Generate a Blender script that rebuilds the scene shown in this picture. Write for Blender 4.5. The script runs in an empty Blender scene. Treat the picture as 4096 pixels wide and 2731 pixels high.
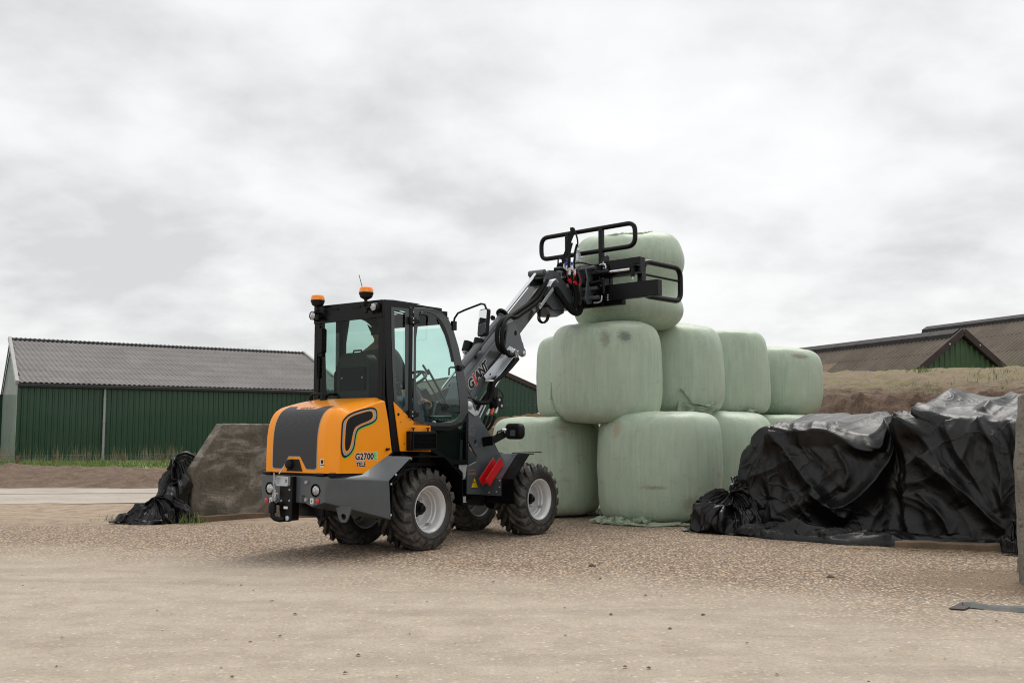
import bpy, bmesh, math, random, time
import numpy as np
from mathutils import Vector, Matrix, noise
from mathutils.geometry import tessellate_polygon
R = math.radians
random.seed(7); np.random.seed(7)
S = bpy.context.scene
COL = S.collection

# ------------------------------------------------------------------ camera
cam_d = bpy.data.cameras.new('camera'); cam = bpy.data.objects.new('camera', cam_d); COL.objects.link(cam)
cam_d.sensor_width = 36; cam_d.lens = 36; cam_d.clip_start = .1; cam_d.clip_end = 3000
cam.location = (0, 0, 1.1); cam.rotation_euler = (R(90 + 5.085), 0, 0)
S.camera = cam
try: S.cycles.filter_width = 1.1
except Exception: pass
S.render.resolution_x = 1024; S.render.resolution_y = 682

# ------------------------------------------------------------------ world (overcast) and sun
SUN_EL, SUN_AZ = R(58), R(28)       # azimuth clockwise from +Y
W = bpy.data.worlds.new("World"); S.world = W; W.use_nodes = True
nt = W.node_tree; nt.nodes.clear()
def wn(t, **k):
    n = nt.nodes.new(t)
    for a, b in k.items(): setattr(n, a, b)
    return n
def wmath(op, a, b=None):
    n = wn('ShaderNodeMath', operation=op)
    for i, v in enumerate((a, b)):
        if v is None: continue
        if isinstance(v, (int, float)): n.inputs[i].default_value = v
        else: nt.links.new(v, n.inputs[i])
    return n.outputs[0]
sky = wn('ShaderNodeTexSky', sky_type='NISHITA', sun_disc=False, sun_elevation=SUN_EL, sun_rotation=SUN_AZ)
bg1 = wn('ShaderNodeBackground'); bg1.inputs[1].default_value = .1
nt.links.new(sky.outputs[0], bg1.inputs[0])
tc = wn('ShaderNodeTexCoord'); sep = wn('ShaderNodeSeparateXYZ'); nt.links.new(tc.outputs['Generated'], sep.inputs[0])
dz = wmath('ADD', wmath('MAXIMUM', sep.outputs[2], 0.0), .30)
cx = wmath('DIVIDE', sep.outputs[0], dz); cy = wmath('DIVIDE', sep.outputs[1], dz)
cmb = wn('ShaderNodeCombineXYZ'); nt.links.new(cx, cmb.inputs[0]); nt.links.new(cy, cmb.inputs[1])
def wnoise(scale, detail, rough, off, dist=0.):
    mp = wn('ShaderNodeMapping'); mp.inputs['Location'].default_value = off
    nt.links.new(cmb.outputs[0], mp.inputs[0])
    n = wn('ShaderNodeTexNoise'); n.inputs['Scale'].default_value = scale; n.inputs['Detail'].default_value = detail
    n.inputs['Roughness'].default_value = rough; n.inputs['Distortion'].default_value = dist
    nt.links.new(mp.outputs[0], n.inputs['Vector']); return n.outputs['Fac']
n1 = wnoise(1.05, 4, .5, (3.1, 1.4, 0), .3)
n2 = wnoise(2.9, 8, .52, (4.1, 8.6, 0), .15)
n3 = wnoise(7.5, 6, .55, (2.7, 9.2, 0), .1)
mix = wmath('ADD', wmath('ADD', wmath('MULTIPLY', n1, .46), wmath('MULTIPLY', n2, .42)), wmath('MULTIPLY', n3, .12))
rmp = wn('ShaderNodeValToRGB'); nt.links.new(mix, rmp.inputs[0])
e = rmp.color_ramp.elements; e[0].position = .39; e[0].color = (.53, .536, .54, 1); e[1].position = .60; e[1].color = (.775, .772, .766, 1)
m = rmp.color_ramp.elements.new(.455); m.color = (.635, .638, .638, 1)
m = rmp.color_ramp.elements.new(.51); m.color = (.712, .712, .708, 1)
bg2 = wn('ShaderNodeBackground'); bg2.inputs[1].default_value = .86
nt.links.new(rmp.outputs[0], bg2.inputs[0])
ms = wn('ShaderNodeMixShader'); ms.inputs[0].default_value = .96
nt.links.new(bg1.outputs[0], ms.inputs[1]); nt.links.new(bg2.outputs[0], ms.inputs[2])
wo = wn('ShaderNodeOutputWorld'); nt.links.new(ms.outputs[0], wo.inputs[0])

sun_d = bpy.data.lights.new('sun', 'SUN'); sun_d.energy = 1.5; sun_d.angle = R(34); sun_d.color = (1, .96, .90)
sun = bpy.data.objects.new('sun', sun_d); COL.objects.link(sun)
sd = Vector((math.sin(SUN_AZ) * math.cos(SUN_EL), math.cos(SUN_AZ) * math.cos(SUN_EL), math.sin(SUN_EL)))
sun.rotation_euler = sd.to_track_quat('Z', 'Y').to_euler()
vs = S.view_settings; vs.view_transform = 'Standard'; vs.look = 'None'; vs.gamma = 1; vs.exposure = 0.62; vs.use_curve_mapping = False

# ------------------------------------------------------------------ helpers
def tag(o, label=None, cat=None, group=None, kind=None):
    if label: o['label'] = label
    if cat: o['category'] = cat
    if group: o['group'] = group
    if kind: o['kind'] = kind
    return o
def empty(name, loc=(0, 0, 0), rz=0, parent=None):
    o = bpy.data.objects.new(name, None); COL.objects.link(o); o.location = loc; o.rotation_euler = (0, 0, rz)
    o.empty_display_size = .1
    if parent: o.parent = parent
    return o
def copy_tree(o, parent=None):
    c = o.copy(); COL.objects.link(c)
    if parent: c.parent = parent
    for ch in o.children: copy_tree(ch, c)
    return c
def basis(d):
    d = Vector(d).normalized()
    a = Vector((0, 0, 1)) if abs(d.z) < .9 else Vector((1, 0, 0))
    u = d.cross(a).normalized(); return d, u, d.cross(u).normalized()
class MB:
    def __init__(s): s.v = []; s.f = []; s.m = []; s.mi = 0
    def add(s, vs, fs):
        k = len(s.v); s.v += [tuple(v) for v in vs]
        for f in fs: s.f.append(tuple(i + k for i in f)); s.m.append(s.mi)
        return s
    def box(s, x0, x1, y0, y1, z0, z1):
        vs = [(x, y, z) for x in (x0, x1) for y in (y0, y1) for z in (z0, z1)]
        return s.add(vs, [(0, 1, 3, 2), (4, 6, 7, 5), (0, 4, 5, 1), (2, 3, 7, 6), (0, 2, 6, 4), (1, 5, 7, 3)])
    def bar(s, a, b, w, h, up=(0, 0, 1)):
        a = Vector(a); b = Vector(b); d = (b - a).normalized(); up = Vector(up)
        r = d.cross(up)
        if r.length < 1e-4: r = d.cross(Vector((1, 0, 0)))
        r.normalize(); u = r.cross(d)
        vs = []
        for p in (a, b):
            for i, j in ((-1, -1), (1, -1), (1, 1), (-1, 1)): vs.append(p + r * (i * w / 2) + u * (j * h / 2))
        return s.add(vs, [(0, 3, 2, 1), (4, 5, 6, 7), (0, 1, 5, 4), (1, 2, 6, 5), (2, 3, 7, 6), (3, 0, 4, 7)])
    def prism(s, pts, axis, t0, t1, holes=()):
        """polygon with holes extruded along an axis; pts are in the other two axes, in order"""
        def P(p, t):
            if axis == 'x': return (t, p[0], p[1])
            if axis == 'y': return (p[0], t, p[1])
            return (p[0], p[1], t)
        loops = [list(pts)] + [list(h) for h in holes]
        tri = tessellate_polygon([[Vector((p[0], p[1], 0)) for p in l] for l in loops])
        flat = [p for l in loops for p in l]; n = len(flat)
        vs = [P(p, t0) for p in flat] + [P(p, t1) for p in flat]
        fs = [tuple(t) for t in tri] + [tuple(i + n for i in reversed(t)) for t in tri]
        k = 0
        for l in loops:
            L = len(l)
            for i in range(L):
                a, b = k + i, k + (i + 1) % L; fs.append((a, b, b + n, a + n))
            k += L
        return s.add(vs, fs)
    def tube(s, pts, r, n=10, cap=True, closed=False, rs=None):
        pts = [Vector(p) for p in pts]; N = len(pts); vs = []; fs = []
        pu = None
        for i, p in enumerate(pts):
            if closed: d = pts[(i + 1) % N] - pts[i - 1]
            else: d = (pts[min(i + 1, N - 1)] - pts[max(i - 1, 0)])
            d.normalize()
            if pu is None: _, u, w = basis(d)
            else:
                u = (pu - d * pu.dot(d)); u.normalize(); w = d.cross(u)
            pu = u
            rr = rs[i] if rs else r
            for k in range(n):
                a = 2 * math.pi * k / n; vs.append(p + u * (rr * math.cos(a)) + w * (rr * math.sin(a)))
        M = N if closed else N - 1
        for i in range(M):
            j = (i + 1) % N
            for k in range(n): fs.append((i * n + k, i * n + (k + 1) % n, j * n + (k + 1) % n, j * n + k))
        if cap and not closed: fs.append(tuple(range(n - 1, -1, -1))); fs.append(tuple((N - 1) * n + k for k in range(n)))
        return s.add(vs, fs)
    def lathe(s, prof, o, d, n=32, cap=True):
        """prof: list of (axial, radius)"""
        d, u, w = basis(d); o = Vector(o); vs = []; fs = []
        for (a, r) in prof:
            for k in range(n):
                t = 2 * math.pi * k / n; vs.append(o + d * a + (u * math.cos(t) + w * math.sin(t)) * r)
        for i in range(len(prof) - 1):
            for k in range(n): fs.append((i * n + k, i * n + (k + 1) % n, (i + 1) * n + (k + 1) % n, (i + 1) * n + k))
        if cap:
            if prof[0][1] > 1e-5: fs.append(tuple(range(n - 1, -1, -1)))
            if prof[-1][1] > 1e-5: fs.append(tuple((len(prof) - 1) * n + k for k in range(n)))
        return s.add(vs, fs)
    def cyl(s, a, b, r, n=16, r2=None):
        a = Vector(a); b = Vector(b); return s.lathe([(0, r), ((b - a).length, r if r2 is None else r2)], a, b - a, n)
    def grid(s, rows):
        nr = len(rows); nc = len(rows[0]); vs = [p for r in rows for p in r]
        return s.add(vs, [(i * nc + j, i * nc + j + 1, (i + 1) * nc + j + 1, (i + 1) * nc + j) for i in range(nr - 1) for j in range(nc - 1)])
    def build(s, name, mat, parent=None, smooth=35, bevel=0, seg=2, sub=0, recalc=True, merge=False):
        me = bpy.data.meshes.new(name); me.from_pydata(s.v, [], s.f)
        mats = mat if isinstance(mat, (list, tuple)) else [mat]
        for x in mats: me.materials.append(x)
        if len(mats) > 1: me.polygons.foreach_set('material_index', s.m)
        if recalc or merge:
            bm = bmesh.new(); bm.from_mesh(me)
            if merge: bmesh.ops.remove_doubles(bm, verts=bm.verts, dist=1e-4)
            if recalc: bmesh.ops.recalc_face_normals(bm, faces=bm.faces)
            bm.to_mesh(me); bm.free()
        if smooth:
            me.shade_smooth()
            if smooth < 180: me.set_sharp_from_angle(angle=R(smooth))
        o = bpy.data.objects.new(name, me); COL.objects.link(o)
        if parent: o.parent = parent
        if bevel:
            b = o.modifiers.new('bevel', 'BEVEL'); b.width = bevel; b.segments = seg; b.limit_method = 'ANGLE'; b.angle_limit = R(35); b.harden_normals = False
        if sub:
            b = o.modifiers.new('sub', 'SUBSURF'); b.levels = sub; b.render_levels = sub
        return o
def text_mesh(txt, size, bold=0., shear=0., spacing=1., res=4):
    """flat text as (verts, faces), lower-left at origin in x,y"""
    c = bpy.data.curves.new('t', 'FONT'); c.body = txt; c.size = size; c.offset = bold; c.shear = shear; c.space_character = spacing
    c.resolution_u = res
    o = bpy.data.objects.new('t', c); COL.objects.link(o)
    bpy.context.view_layer.update()
    dg = bpy.context.evaluated_depsgraph_get(); me = o.evaluated_get(dg).to_mesh()
    v = [tuple(x.co) for x in me.vertices]; f = [tuple(p.vertices) for p in me.polygons]
    o.evaluated_get(dg).to_mesh_clear(); bpy.data.objects.remove(o); bpy.data.curves.remove(c)
    return v, f
def text_obj(name, txt, size, origin, ux, uy, mat, parent, bold=0., shear=0., spacing=1.):
    v, f = text_mesh(txt, size, bold, shear, spacing)
    o = Vector(origin); ux = Vector(ux).normalized(); uy = Vector(uy).normalized()
    b = MB(); b.add([o + ux * p[0] + uy * p[1] for p in v], f)
    return b.build(name, mat, parent, smooth=0, recalc=False)

# ------------------------------------------------------------------ materials
def new_mat(name):
    m = bpy.data.materials.new(name); m.use_nodes = True; nt = m.node_tree
    return m, nt, nt.nodes['Principled BSDF']
def L_(nt, a, b): nt.links.new(a, b)
def N_(nt, t, **k):
    n = nt.nodes.new(t)
    for a, b in k.items(): setattr(n, a, b)
    return n
def coords(nt, scale=(1, 1, 1), kind='Object', rot=(0, 0, 0)):
    tc = N_(nt, 'ShaderNodeTexCoord'); mp = N_(nt, 'ShaderNodeMapping'); mp.inputs['Scale'].default_value = scale; mp.inputs['Rotation'].default_value = rot
    L_(nt, tc.outputs[kind], mp.inputs[0]); return mp.outputs[0]
def world_coords(nt, scale=(1, 1, 1)):
    g = N_(nt, 'ShaderNodeNewGeometry'); mp = N_(nt, 'ShaderNodeMapping'); mp.inputs['Scale'].default_value = scale
    L_(nt, g.outputs['Position'], mp.inputs[0]); return mp.outputs[0]
def noise_(nt, vec, scale, detail=4, rough=.55, dist=0.):
    n = N_(nt, 'ShaderNodeTexNoise'); n.inputs['Scale'].default_value = scale; n.inputs['Detail'].default_value = detail
    n.inputs['Roughness'].default_value = rough; n.inputs['Distortion'].default_value = dist
    if vec is not None: L_(nt, vec, n.inputs['Vector'])
    return n.outputs['Fac']
def ramp(nt, fac, stops):
    r = N_(nt, 'ShaderNodeValToRGB'); L_(nt, fac, r.inputs[0]); el = r.color_ramp.elements
    def c4(c): return (c, c, c, 1) if isinstance(c, (int, float)) else (*c, 1)
    el[0].position = stops[0][0]; el[0].color = c4(stops[0][1]); el[1].position = stops[-1][0]; el[1].color = c4(stops[-1][1])
    for p, c in stops[1:-1]: x = el.new(p); x.color = c4(c)
    return r.outputs[0]
def mixc(nt, fac, a, b, blend='MIX'):
    n = N_(nt, 'ShaderNodeMix', data_type='RGBA', blend_type=blend)
    if isinstance(fac, (int, float)): n.inputs[0].default_value = fac
    else: L_(nt, fac, n.inputs[0])
    for i, v in ((6, a), (7, b)):
        if isinstance(v, (tuple, list)): n.inputs[i].default_value = (*v, 1)
        else: L_(nt, v, n.inputs[i])
    return n.outputs[2]
def math_(nt, op, a, b=0.):
    n = N_(nt, 'ShaderNodeMath', operation=op)
    for i, v in enumerate((a, b)):
        if isinstance(v, (int, float)): n.inputs[i].default_value = v
        else: L_(nt, v, n.inputs[i])
    return n.outputs[0]
def bump(nt, bs, h, strength=.3, dist=.01, prev=None):
    b = N_(nt, 'ShaderNodeBump'); b.inputs['Strength'].default_value = strength; b.inputs['Distance'].default_value = dist
    L_(nt, h, b.inputs['Height'])
    if prev is not None: L_(nt, prev, b.inputs['Normal'])
    L_(nt, b.outputs[0], bs.inputs['Normal']); return b.outputs[0]
def paint(name, col, rough=.35, metal=0., coat=0., var=.12, vs=3., grain=0., spec=.5, dust=0.):
    m, nt, bs = new_mat(name)
    v = coords(nt)
    f = noise_(nt, v, vs, 5, .6)
    lo = tuple(c * (1 - var) for c in col); hi = tuple(min(1, c * (1 + var)) for c in col)
    c = mixc(nt, ramp(nt, f, [(.3, 0.), (.7, 1.)]), lo, hi)
    if dust:
        d = noise_(nt, v, 9, 6, .7)
        c = mixc(nt, math_(nt, 'MULTIPLY', ramp(nt, d, [(.42, 0.), (.75, 1.)]), dust), c, (.30, .25, .19))
    L_(nt, c, bs.inputs['Base Color'])
    r = math_(nt, 'ADD', math_(nt, 'MULTIPLY', noise_(nt, v, vs * 4, 4, .6), .16), rough - .08)
    L_(nt, r, bs.inputs['Roughness'])
    bs.inputs['Metallic'].default_value = metal; bs.inputs['Specular IOR Level'].default_value = spec
    if coat: bs.inputs['Coat Weight'].default_value = coat; bs.inputs['Coat Roughness'].default_value = .06
    if grain: bump(nt, bs, noise_(nt, v, 220, 2, .5), grain, .002)
    return m
M = {}
M['orange'] = paint('orange_paint', (.96, .315, .001), .36, coat=.22, var=.03, spec=.35)
M['grey'] = paint('slate_grey_paint', (.070, .082, .092), .36, coat=.25, var=.08, dust=.06)
M['black'] = paint('black_paint', (.0035, .0035, .004), .30, var=.2, spec=.22)
M['blackmatt'] = paint('black_plastic', (.006, .006, .0065), .5, var=.2, grain=.2, spec=.22)
M['rubber'] = paint('tyre_rubber', (.020, .018, .017), .62, var=.25, vs=8, grain=.3, dust=.38)
M['sidewall'] = paint('tyre_sidewall', (.020, .020, .021), .5, var=.2, vs=8, dust=.10)
M['rim'] = paint('silver_rim_paint', (.62, .62, .62), .34, metal=.15, var=.05, coat=.2, dust=.05)
M['zinc'] = paint('zinc_plated_steel', (.58, .61, .64), .34, metal=.65, var=.05)
M['chrome'] = paint('chrome_rod', (.80, .81, .82), .1, metal=1., var=.03)
M['red'] = paint('red_paint', (.55, .008, .012), .35, coat=.3, var=.06)
M['redlens'] = paint('red_reflector', (.50, .006, .008), .2, coat=.6, var=.1, vs=40)
M['yellow'] = paint('yellow_sticker', (.85, .60, .01), .4, var=.03)
M['white'] = paint('white_sticker', (.78, .78, .77), .4, var=.04)
M['decalgrey'] = paint('grey_decal', (.32, .33, .34), .4, var=.04)
M['decalgreen'] = paint('green_decal', (.20, .50, .04), .4, var=.04)
M['decalblack'] = paint('black_decal', (.008, .008, .009), .35, var=.1, spec=.25)
M['innerboom'] = paint('dark_boom_paint', (.022, .023, .025), .28, coat=.3, var=.2, dust=.05)
M['hose'] = paint('hose_sleeve_fabric', (.006, .006, .006), .75, var=.3, vs=20, grain=.5, spec=.2)
M['seat'] = paint('black_vinyl', (.012, .012, .013), .45, var=.2)
M['glassborder'] = paint('dark_glass_border', (.030, .038, .040), .25, coat=.2, var=.1)
M['skin'] = paint('skin', (.42, .22, .14), .5, var=.08)
M['hair'] = paint('dark_hair', (.018, .013, .010), .7, var=.3)
M['sweater'] = paint('grey_green_sleeve', (.07, .085, .085), .85, var=.2, vs=12, grain=.4)
M['vest'] = paint('black_vest', (.012, .012, .014), .8, var=.2)
M['jeans'] = paint('blue_jeans', (.03, .09, .14), .85, var=.25, vs=14, grain=.4)
M['darkhole'] = paint('dark_recess', (.004, .004, .004), .8, var=.1)
def glass(name, tint, gloss=.06):
    m = bpy.data.materials.new(name); m.use_nodes = True; nt = m.node_tree; nt.nodes.clear()
    t = N_(nt, 'ShaderNodeBsdfTransparent'); t.inputs[0].default_value = (*tint, 1)
    g = N_(nt, 'ShaderNodeBsdfGlossy'); g.inputs['Roughness'].default_value = .015
    lw = N_(nt, 'ShaderNodeLayerWeight'); fr = math_(nt, 'ADD', math_(nt, 'MULTIPLY', math_(nt, 'POWER', lw.outputs['Facing'], 4.0), .6), gloss)
    mx = N_(nt, 'ShaderNodeMixShader'); L_(nt, fr, mx.inputs[0]); L_(nt, t.outputs[0], mx.inputs[1]); L_(nt, g.outputs[0], mx.inputs[2])
    o = N_(nt, 'ShaderNodeOutputMaterial'); L_(nt, mx.outputs[0], o.inputs[0]); return m
M['glass'] = glass('green_tinted_glass', (.72, .90, .86))
M['darkglass'] = glass('dark_tinted_glass', (.56, .70, .64), .018)
def lamp_lens():
    m, nt, bs = new_mat('clear_lamp_lens'); v = coords(nt)
    vo = N_(nt, 'ShaderNodeTexVoronoi'); vo.inputs['Scale'].default_value = 60; L_(nt, v, vo.inputs['Vector'])
    L_(nt, ramp(nt, vo.outputs['Distance'], [(0., (.75, .75, .76)), (.7, (.30, .31, .33))]), bs.inputs['Base Color'])
    bs.inputs['Metallic'].default_value = .5; bs.inputs['Roughness'].default_value = .2; bs.inputs['Coat Weight'].default_value = 1
    bump(nt, bs, vo.outputs['Distance'], .5, .004); return m
M['lens'] = lamp_lens()
def beacon():
    m, nt, bs = new_mat('amber_beacon_plastic'); v = coords(nt, (60, 60, 25))
    bs.inputs['Roughness'].default_value = .2; bs.inputs['Coat Weight'].default_value = .4
    L_(nt, ramp(nt, noise_(nt, v, 1.2, 1), [(.35, (1., .36, .015)), (.65, (.98, .22, .01))]), bs.inputs['Base Color']); return m
M['amber'] = beacon()
def meshpanel():
    m, nt, bs = new_mat('dark_perforated_panel'); tc = N_(nt, 'ShaderNodeTexCoord'); s = N_(nt, 'ShaderNodeSeparateXYZ'); L_(nt, tc.outputs['Object'], s.inputs[0])
    k = 2 * math.pi / .015
    a = math_(nt, 'SINE', math_(nt, 'MULTIPLY', s.outputs[0], k)); u = math_(nt, 'SUBTRACT', s.outputs[2], s.outputs[1]); b = math_(nt, 'SINE', math_(nt, 'MULTIPLY', u, k * .9))
    f = math_(nt, 'MULTIPLY', a, b)
    L_(nt, ramp(nt, math_(nt, 'ADD', math_(nt, 'MULTIPLY', f, .5), .5), [(.35, (.014, .014, .016)), (.75, (.060, .062, .068))]), bs.inputs['Base Color'])
    bs.inputs['Roughness'].default_value = .45; bs.inputs['Specular IOR Level'].default_value = .35; return m
M['mesh'] = meshpanel()

# ------------------------------------------------------------------ setting materials
def ground_mat():
    m, nt, bs = new_mat('concrete_and_pebble_yard'); v = world_coords(nt)
    sp = N_(nt, 'ShaderNodeSeparateXYZ'); L_(nt, v, sp.inputs[0])
    big = noise_(nt, v, .55, 5, .6, .4); mid = noise_(nt, v, 3.2, 6, .62); fine = noise_(nt, v, 60, 3, .7)
    # smooth worn concrete
    c = ramp(nt, mid, [(.25, (.305, .253, .20)), (.5, (.395, .336, .27)), (.78, (.475, .412, .338))])
    strx = world_coords(nt, (.35, 2.2, 1)); stain = noise_(nt, strx, 1.1, 5, .6, .6)
    c = mixc(nt, math_(nt, 'MULTIPLY', ramp(nt, stain, [(.50, 0.), (.70, 1.)]), .65), c, (.27, .23, .188))
    c = mixc(nt, math_(nt, 'MULTIPLY', ramp(nt, fine, [(.35, 1.), (.55, 0.)]), .4), c, (.20, .165, .13))
    grain = noise_(nt, v, 210, 2, .8)
    c = mixc(nt, math_(nt, 'MULTIPLY', ramp(nt, grain, [(.30, 1.), (.48, 0.)]), .45), c, (.17, .135, .10))
    c = mixc(nt, math_(nt, 'MULTIPLY', ramp(nt, grain, [(.55, 0.), (.72, 1.)]), .35), c, (.60, .53, .44))
    # scattered small stones showing in the worn surface
    vo = N_(nt, 'ShaderNodeTexVoronoi'); vo.inputs['Scale'].default_value = 46; L_(nt, v, vo.inputs['Vector'])
    wn_ = N_(nt, 'ShaderNodeTexWhiteNoise'); L_(nt, vo.outputs['Position'], wn_.inputs['Vector'])
    stonec = ramp(nt, wn_.outputs['Value'], [(0., (.07, .065, .065)), (.25, (.22, .175, .14)), (.45, (.40, .30, .215)), (.62, (.52, .41, .31)), (.8, (.52, .33, .18)), (1., (.78, .70, .60))])
    shape = ramp(nt, vo.outputs['Distance'], [(.42, 1.), (.62, 0.)])
    few = ramp(nt, wn_.outputs['Color'], [(.55, 0.), (.85, 1.)])
    c = mixc(nt, math_(nt, 'MULTIPLY', math_(nt, 'MULTIPLY', shape, few), .42), c, stonec)
    # pebble zone: beyond a ragged line that runs nearer on the right
    edge = math_(nt, 'ADD', math_(nt, 'MULTIPLY', sp.outputs[0], .42), sp.outputs[1])
    edge = math_(nt, 'ADD', edge, math_(nt, 'MULTIPLY', math_(nt, 'SUBTRACT', big, .5), 3.0))
    edge = math_(nt, 'ADD', edge, math_(nt, 'MULTIPLY', math_(nt, 'SUBTRACT', mid, .5), 1.2))
    peb = ramp(nt, math_(nt, 'DIVIDE', math_(nt, 'SUBTRACT', edge, 6.9), 1.8), [(0., 0.), (1., 1.)])
    pebc = mixc(nt, shape, (.135, .096, .066), stonec)
    pebc = mixc(nt, .12, pebc, ramp(nt, mid, [(.3, (.24, .185, .135)), (.7, (.38, .31, .24))]))
    c = mixc(nt, peb, c, pebc)
    # sand and dirt blown over the far side
    d = math_(nt, 'SUBTRACT', sp.outputs[1], math_(nt, 'ADD', 12.3, math_(nt, 'MULTIPLY', math_(nt, 'SUBTRACT', big, .5), 3.5)))
    left = ramp(nt, math_(nt, 'MULTIPLY', math_(nt, 'ADD', sp.outputs[0], 1.4), -.8), [(0., 0.), (1., 1.)])
    dm = math_(nt, 'MULTIPLY', ramp(nt, d, [(0., 0.), (1., 1.)]), left)
    dirt = ramp(nt, noise_(nt, v, 4.5, 8, .72), [(.3, (.17, .12, .085)), (.5, (.34, .26, .19)), (.75, (.46, .37, .28))])
    c = mixc(nt, dm, c, dirt)
    # dark silage litter beside the wall end
    vs_ = N_(nt, 'ShaderNodeVectorMath', operation='SUBTRACT'); L_(nt, v, vs_.inputs[0]); vs_.inputs[1].default_value = (3.75, 7.75, 0)
    vd = N_(nt, 'ShaderNodeVectorMath', operation='DIVIDE'); L_(nt, vs_.outputs[0], vd.inputs[0]); vd.inputs[1].default_value = (1.15, .95, 1)
    ln = N_(nt, 'ShaderNodeVectorMath', operation='LENGTH'); L_(nt, vd.outputs[0], ln.inputs[0])
    k = math_(nt, 'ADD', ln.outputs['Value'], math_(nt, 'MULTIPLY', math_(nt, 'SUBTRACT', noise_(nt, v, 5, 6, .7), .5), 1.6))
    c = mixc(nt, math_(nt, 'MULTIPLY', ramp(nt, k, [(.45, 1.), (1.1, 0.)]), .85), c, ramp(nt, noise_(nt, v, 40, 4, .8), [(.35, (.085, .058, .038)), (.65, (.28, .205, .135))]))
    L_(nt, c, bs.inputs['Base Color']); bs.inputs['Roughness'].default_value = .88; bs.inputs['Specular IOR Level'].default_value = .25
    hh = math_(nt, 'MULTIPLY', ramp(nt, vo.outputs['Distance'], [(0., 1.), (.65, 0.)]), math_(nt, 'ADD', math_(nt, 'MULTIPLY', peb, .9), .1))
    b = bump(nt, bs, hh, .8, .012)
    bump(nt, bs, mid, .35, .03, b)
    return m
def soil_mat(name, dark, light, sc=3., bumps=.6, green=0., top=None):
    m, nt, bs = new_mat(name); v = world_coords(nt)
    a = noise_(nt, v, sc, 9, .72, .3); b = noise_(nt, v, sc * 7, 6, .7)
    f = math_(nt, 'ADD', math_(nt, 'MULTIPLY', a, .6), math_(nt, 'MULTIPLY', b, .4))
    c = ramp(nt, f, [(.34, dark), (.66, light)])
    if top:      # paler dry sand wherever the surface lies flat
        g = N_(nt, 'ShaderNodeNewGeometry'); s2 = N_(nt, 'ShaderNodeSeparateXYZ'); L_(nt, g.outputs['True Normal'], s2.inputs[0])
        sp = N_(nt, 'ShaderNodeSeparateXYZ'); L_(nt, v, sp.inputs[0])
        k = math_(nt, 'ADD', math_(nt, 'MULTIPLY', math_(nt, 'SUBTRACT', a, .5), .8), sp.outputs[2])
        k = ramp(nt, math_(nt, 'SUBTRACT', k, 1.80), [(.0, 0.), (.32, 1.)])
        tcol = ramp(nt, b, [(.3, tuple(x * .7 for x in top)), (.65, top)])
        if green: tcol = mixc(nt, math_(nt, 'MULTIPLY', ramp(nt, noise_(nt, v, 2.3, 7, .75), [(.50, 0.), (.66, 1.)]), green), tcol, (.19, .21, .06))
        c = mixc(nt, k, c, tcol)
    L_(nt, c, bs.inputs['Base Color']); bs.inputs['Roughness'].default_value = .95; bs.inputs['Specular IOR Level'].default_value = .15
    bump(nt, bs, f, bumps, .08); return m
def concrete_mat(name, dark, light, moss=0., worn=0., sc=1.):
    m, nt, bs = new_mat(name); v = coords(nt)
    a = noise_(nt, v, 2.2 * sc, 8, .68, .5); b = noise_(nt, v, 38 * sc, 4, .7); g = noise_(nt, v, 95, 2, .6)
    c = ramp(nt, a, [(.28, dark), (.72, light)])
    if worn:
        w = coords(nt, (1.2, 1.2, 3.2), rot=(.0, .8, .0)); wf = noise_(nt, w, 1.7, 5, .62, .7)
        c = mixc(nt, math_(nt, 'MULTIPLY', ramp(nt, wf, [(.50, 0.), (.68, 1.)]), worn), c, tuple(x * 1.7 + .05 for x in light))
    if moss: c = mixc(nt, math_(nt, 'MULTIPLY', ramp(nt, noise_(nt, v, 5, 6, .7), [(.46, 0.), (.7, 1.)]), moss), c, (.050, .043, .020))
    c = mixc(nt, math_(nt, 'MULTIPLY', ramp(nt, b, [(.34, 1.), (.46, 0.)]), .65), c, tuple(x * .35 for x in dark))
    c = mixc(nt, math_(nt, 'MULTIPLY', ramp(nt, b, [(.60, 0.), (.70, 1.)]), .45), c, tuple(min(1, x * 1.5) for x in light))
    L_(nt, c, bs.inputs['Base Color']); bs.inputs['Roughness'].default_value = .92; bs.inputs['Specular IOR Level'].default_value = .2
    h = math_(nt, 'ADD', b, math_(nt, 'MULTIPLY', g, .4)); bump(nt, bs, h, .6, .012); return m
def roof_mat(name, dark, light, moss=0.):
    m, nt, bs = new_mat(name); v = world_coords(nt)
    oi = N_(nt, 'ShaderNodeObjectInfo')
    a = noise_(nt, v, .9, 6, .65, .4); b = noise_(nt, v, 14, 5, .7)
    c = ramp(nt, math_(nt, 'ADD', math_(nt, 'MULTIPLY', a, .5), math_(nt, 'MULTIPLY', b, .5)), [(.32, dark), (.66, light)])
    c = mixc(nt, math_(nt, 'MULTIPLY', oi.outputs['Random'], .22), c, tuple(x * .55 for x in dark))
    if moss: c = mixc(nt, math_(nt, 'MULTIPLY', ramp(nt, noise_(nt, v, 3, 6, .7), [(.45, 0.), (.7, 1.)]), moss), c, (.10, .09, .045))
    L_(nt, c, bs.inputs['Base Color']); bs.inputs['Roughness'].default_value = .85; bs.inputs['Specular IOR Level'].default_value = .3
    bump(nt, bs, b, .3, .01); return m
M['ground'] = ground_mat()
M['soil'] = soil_mat('brown_soil', (.08, .054, .04), (.22, .16, .12), 2.6, .8)
M['farsoil'] = soil_mat('far_dirt', (.085, .058, .042), (.25, .185, .138), 3.2, 1.)
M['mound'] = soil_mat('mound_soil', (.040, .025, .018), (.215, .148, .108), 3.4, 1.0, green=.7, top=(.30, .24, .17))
M['silage'] = soil_mat('brown_silage', (.06, .035, .015), (.22, .14, .07), 6, 1., )
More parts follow.
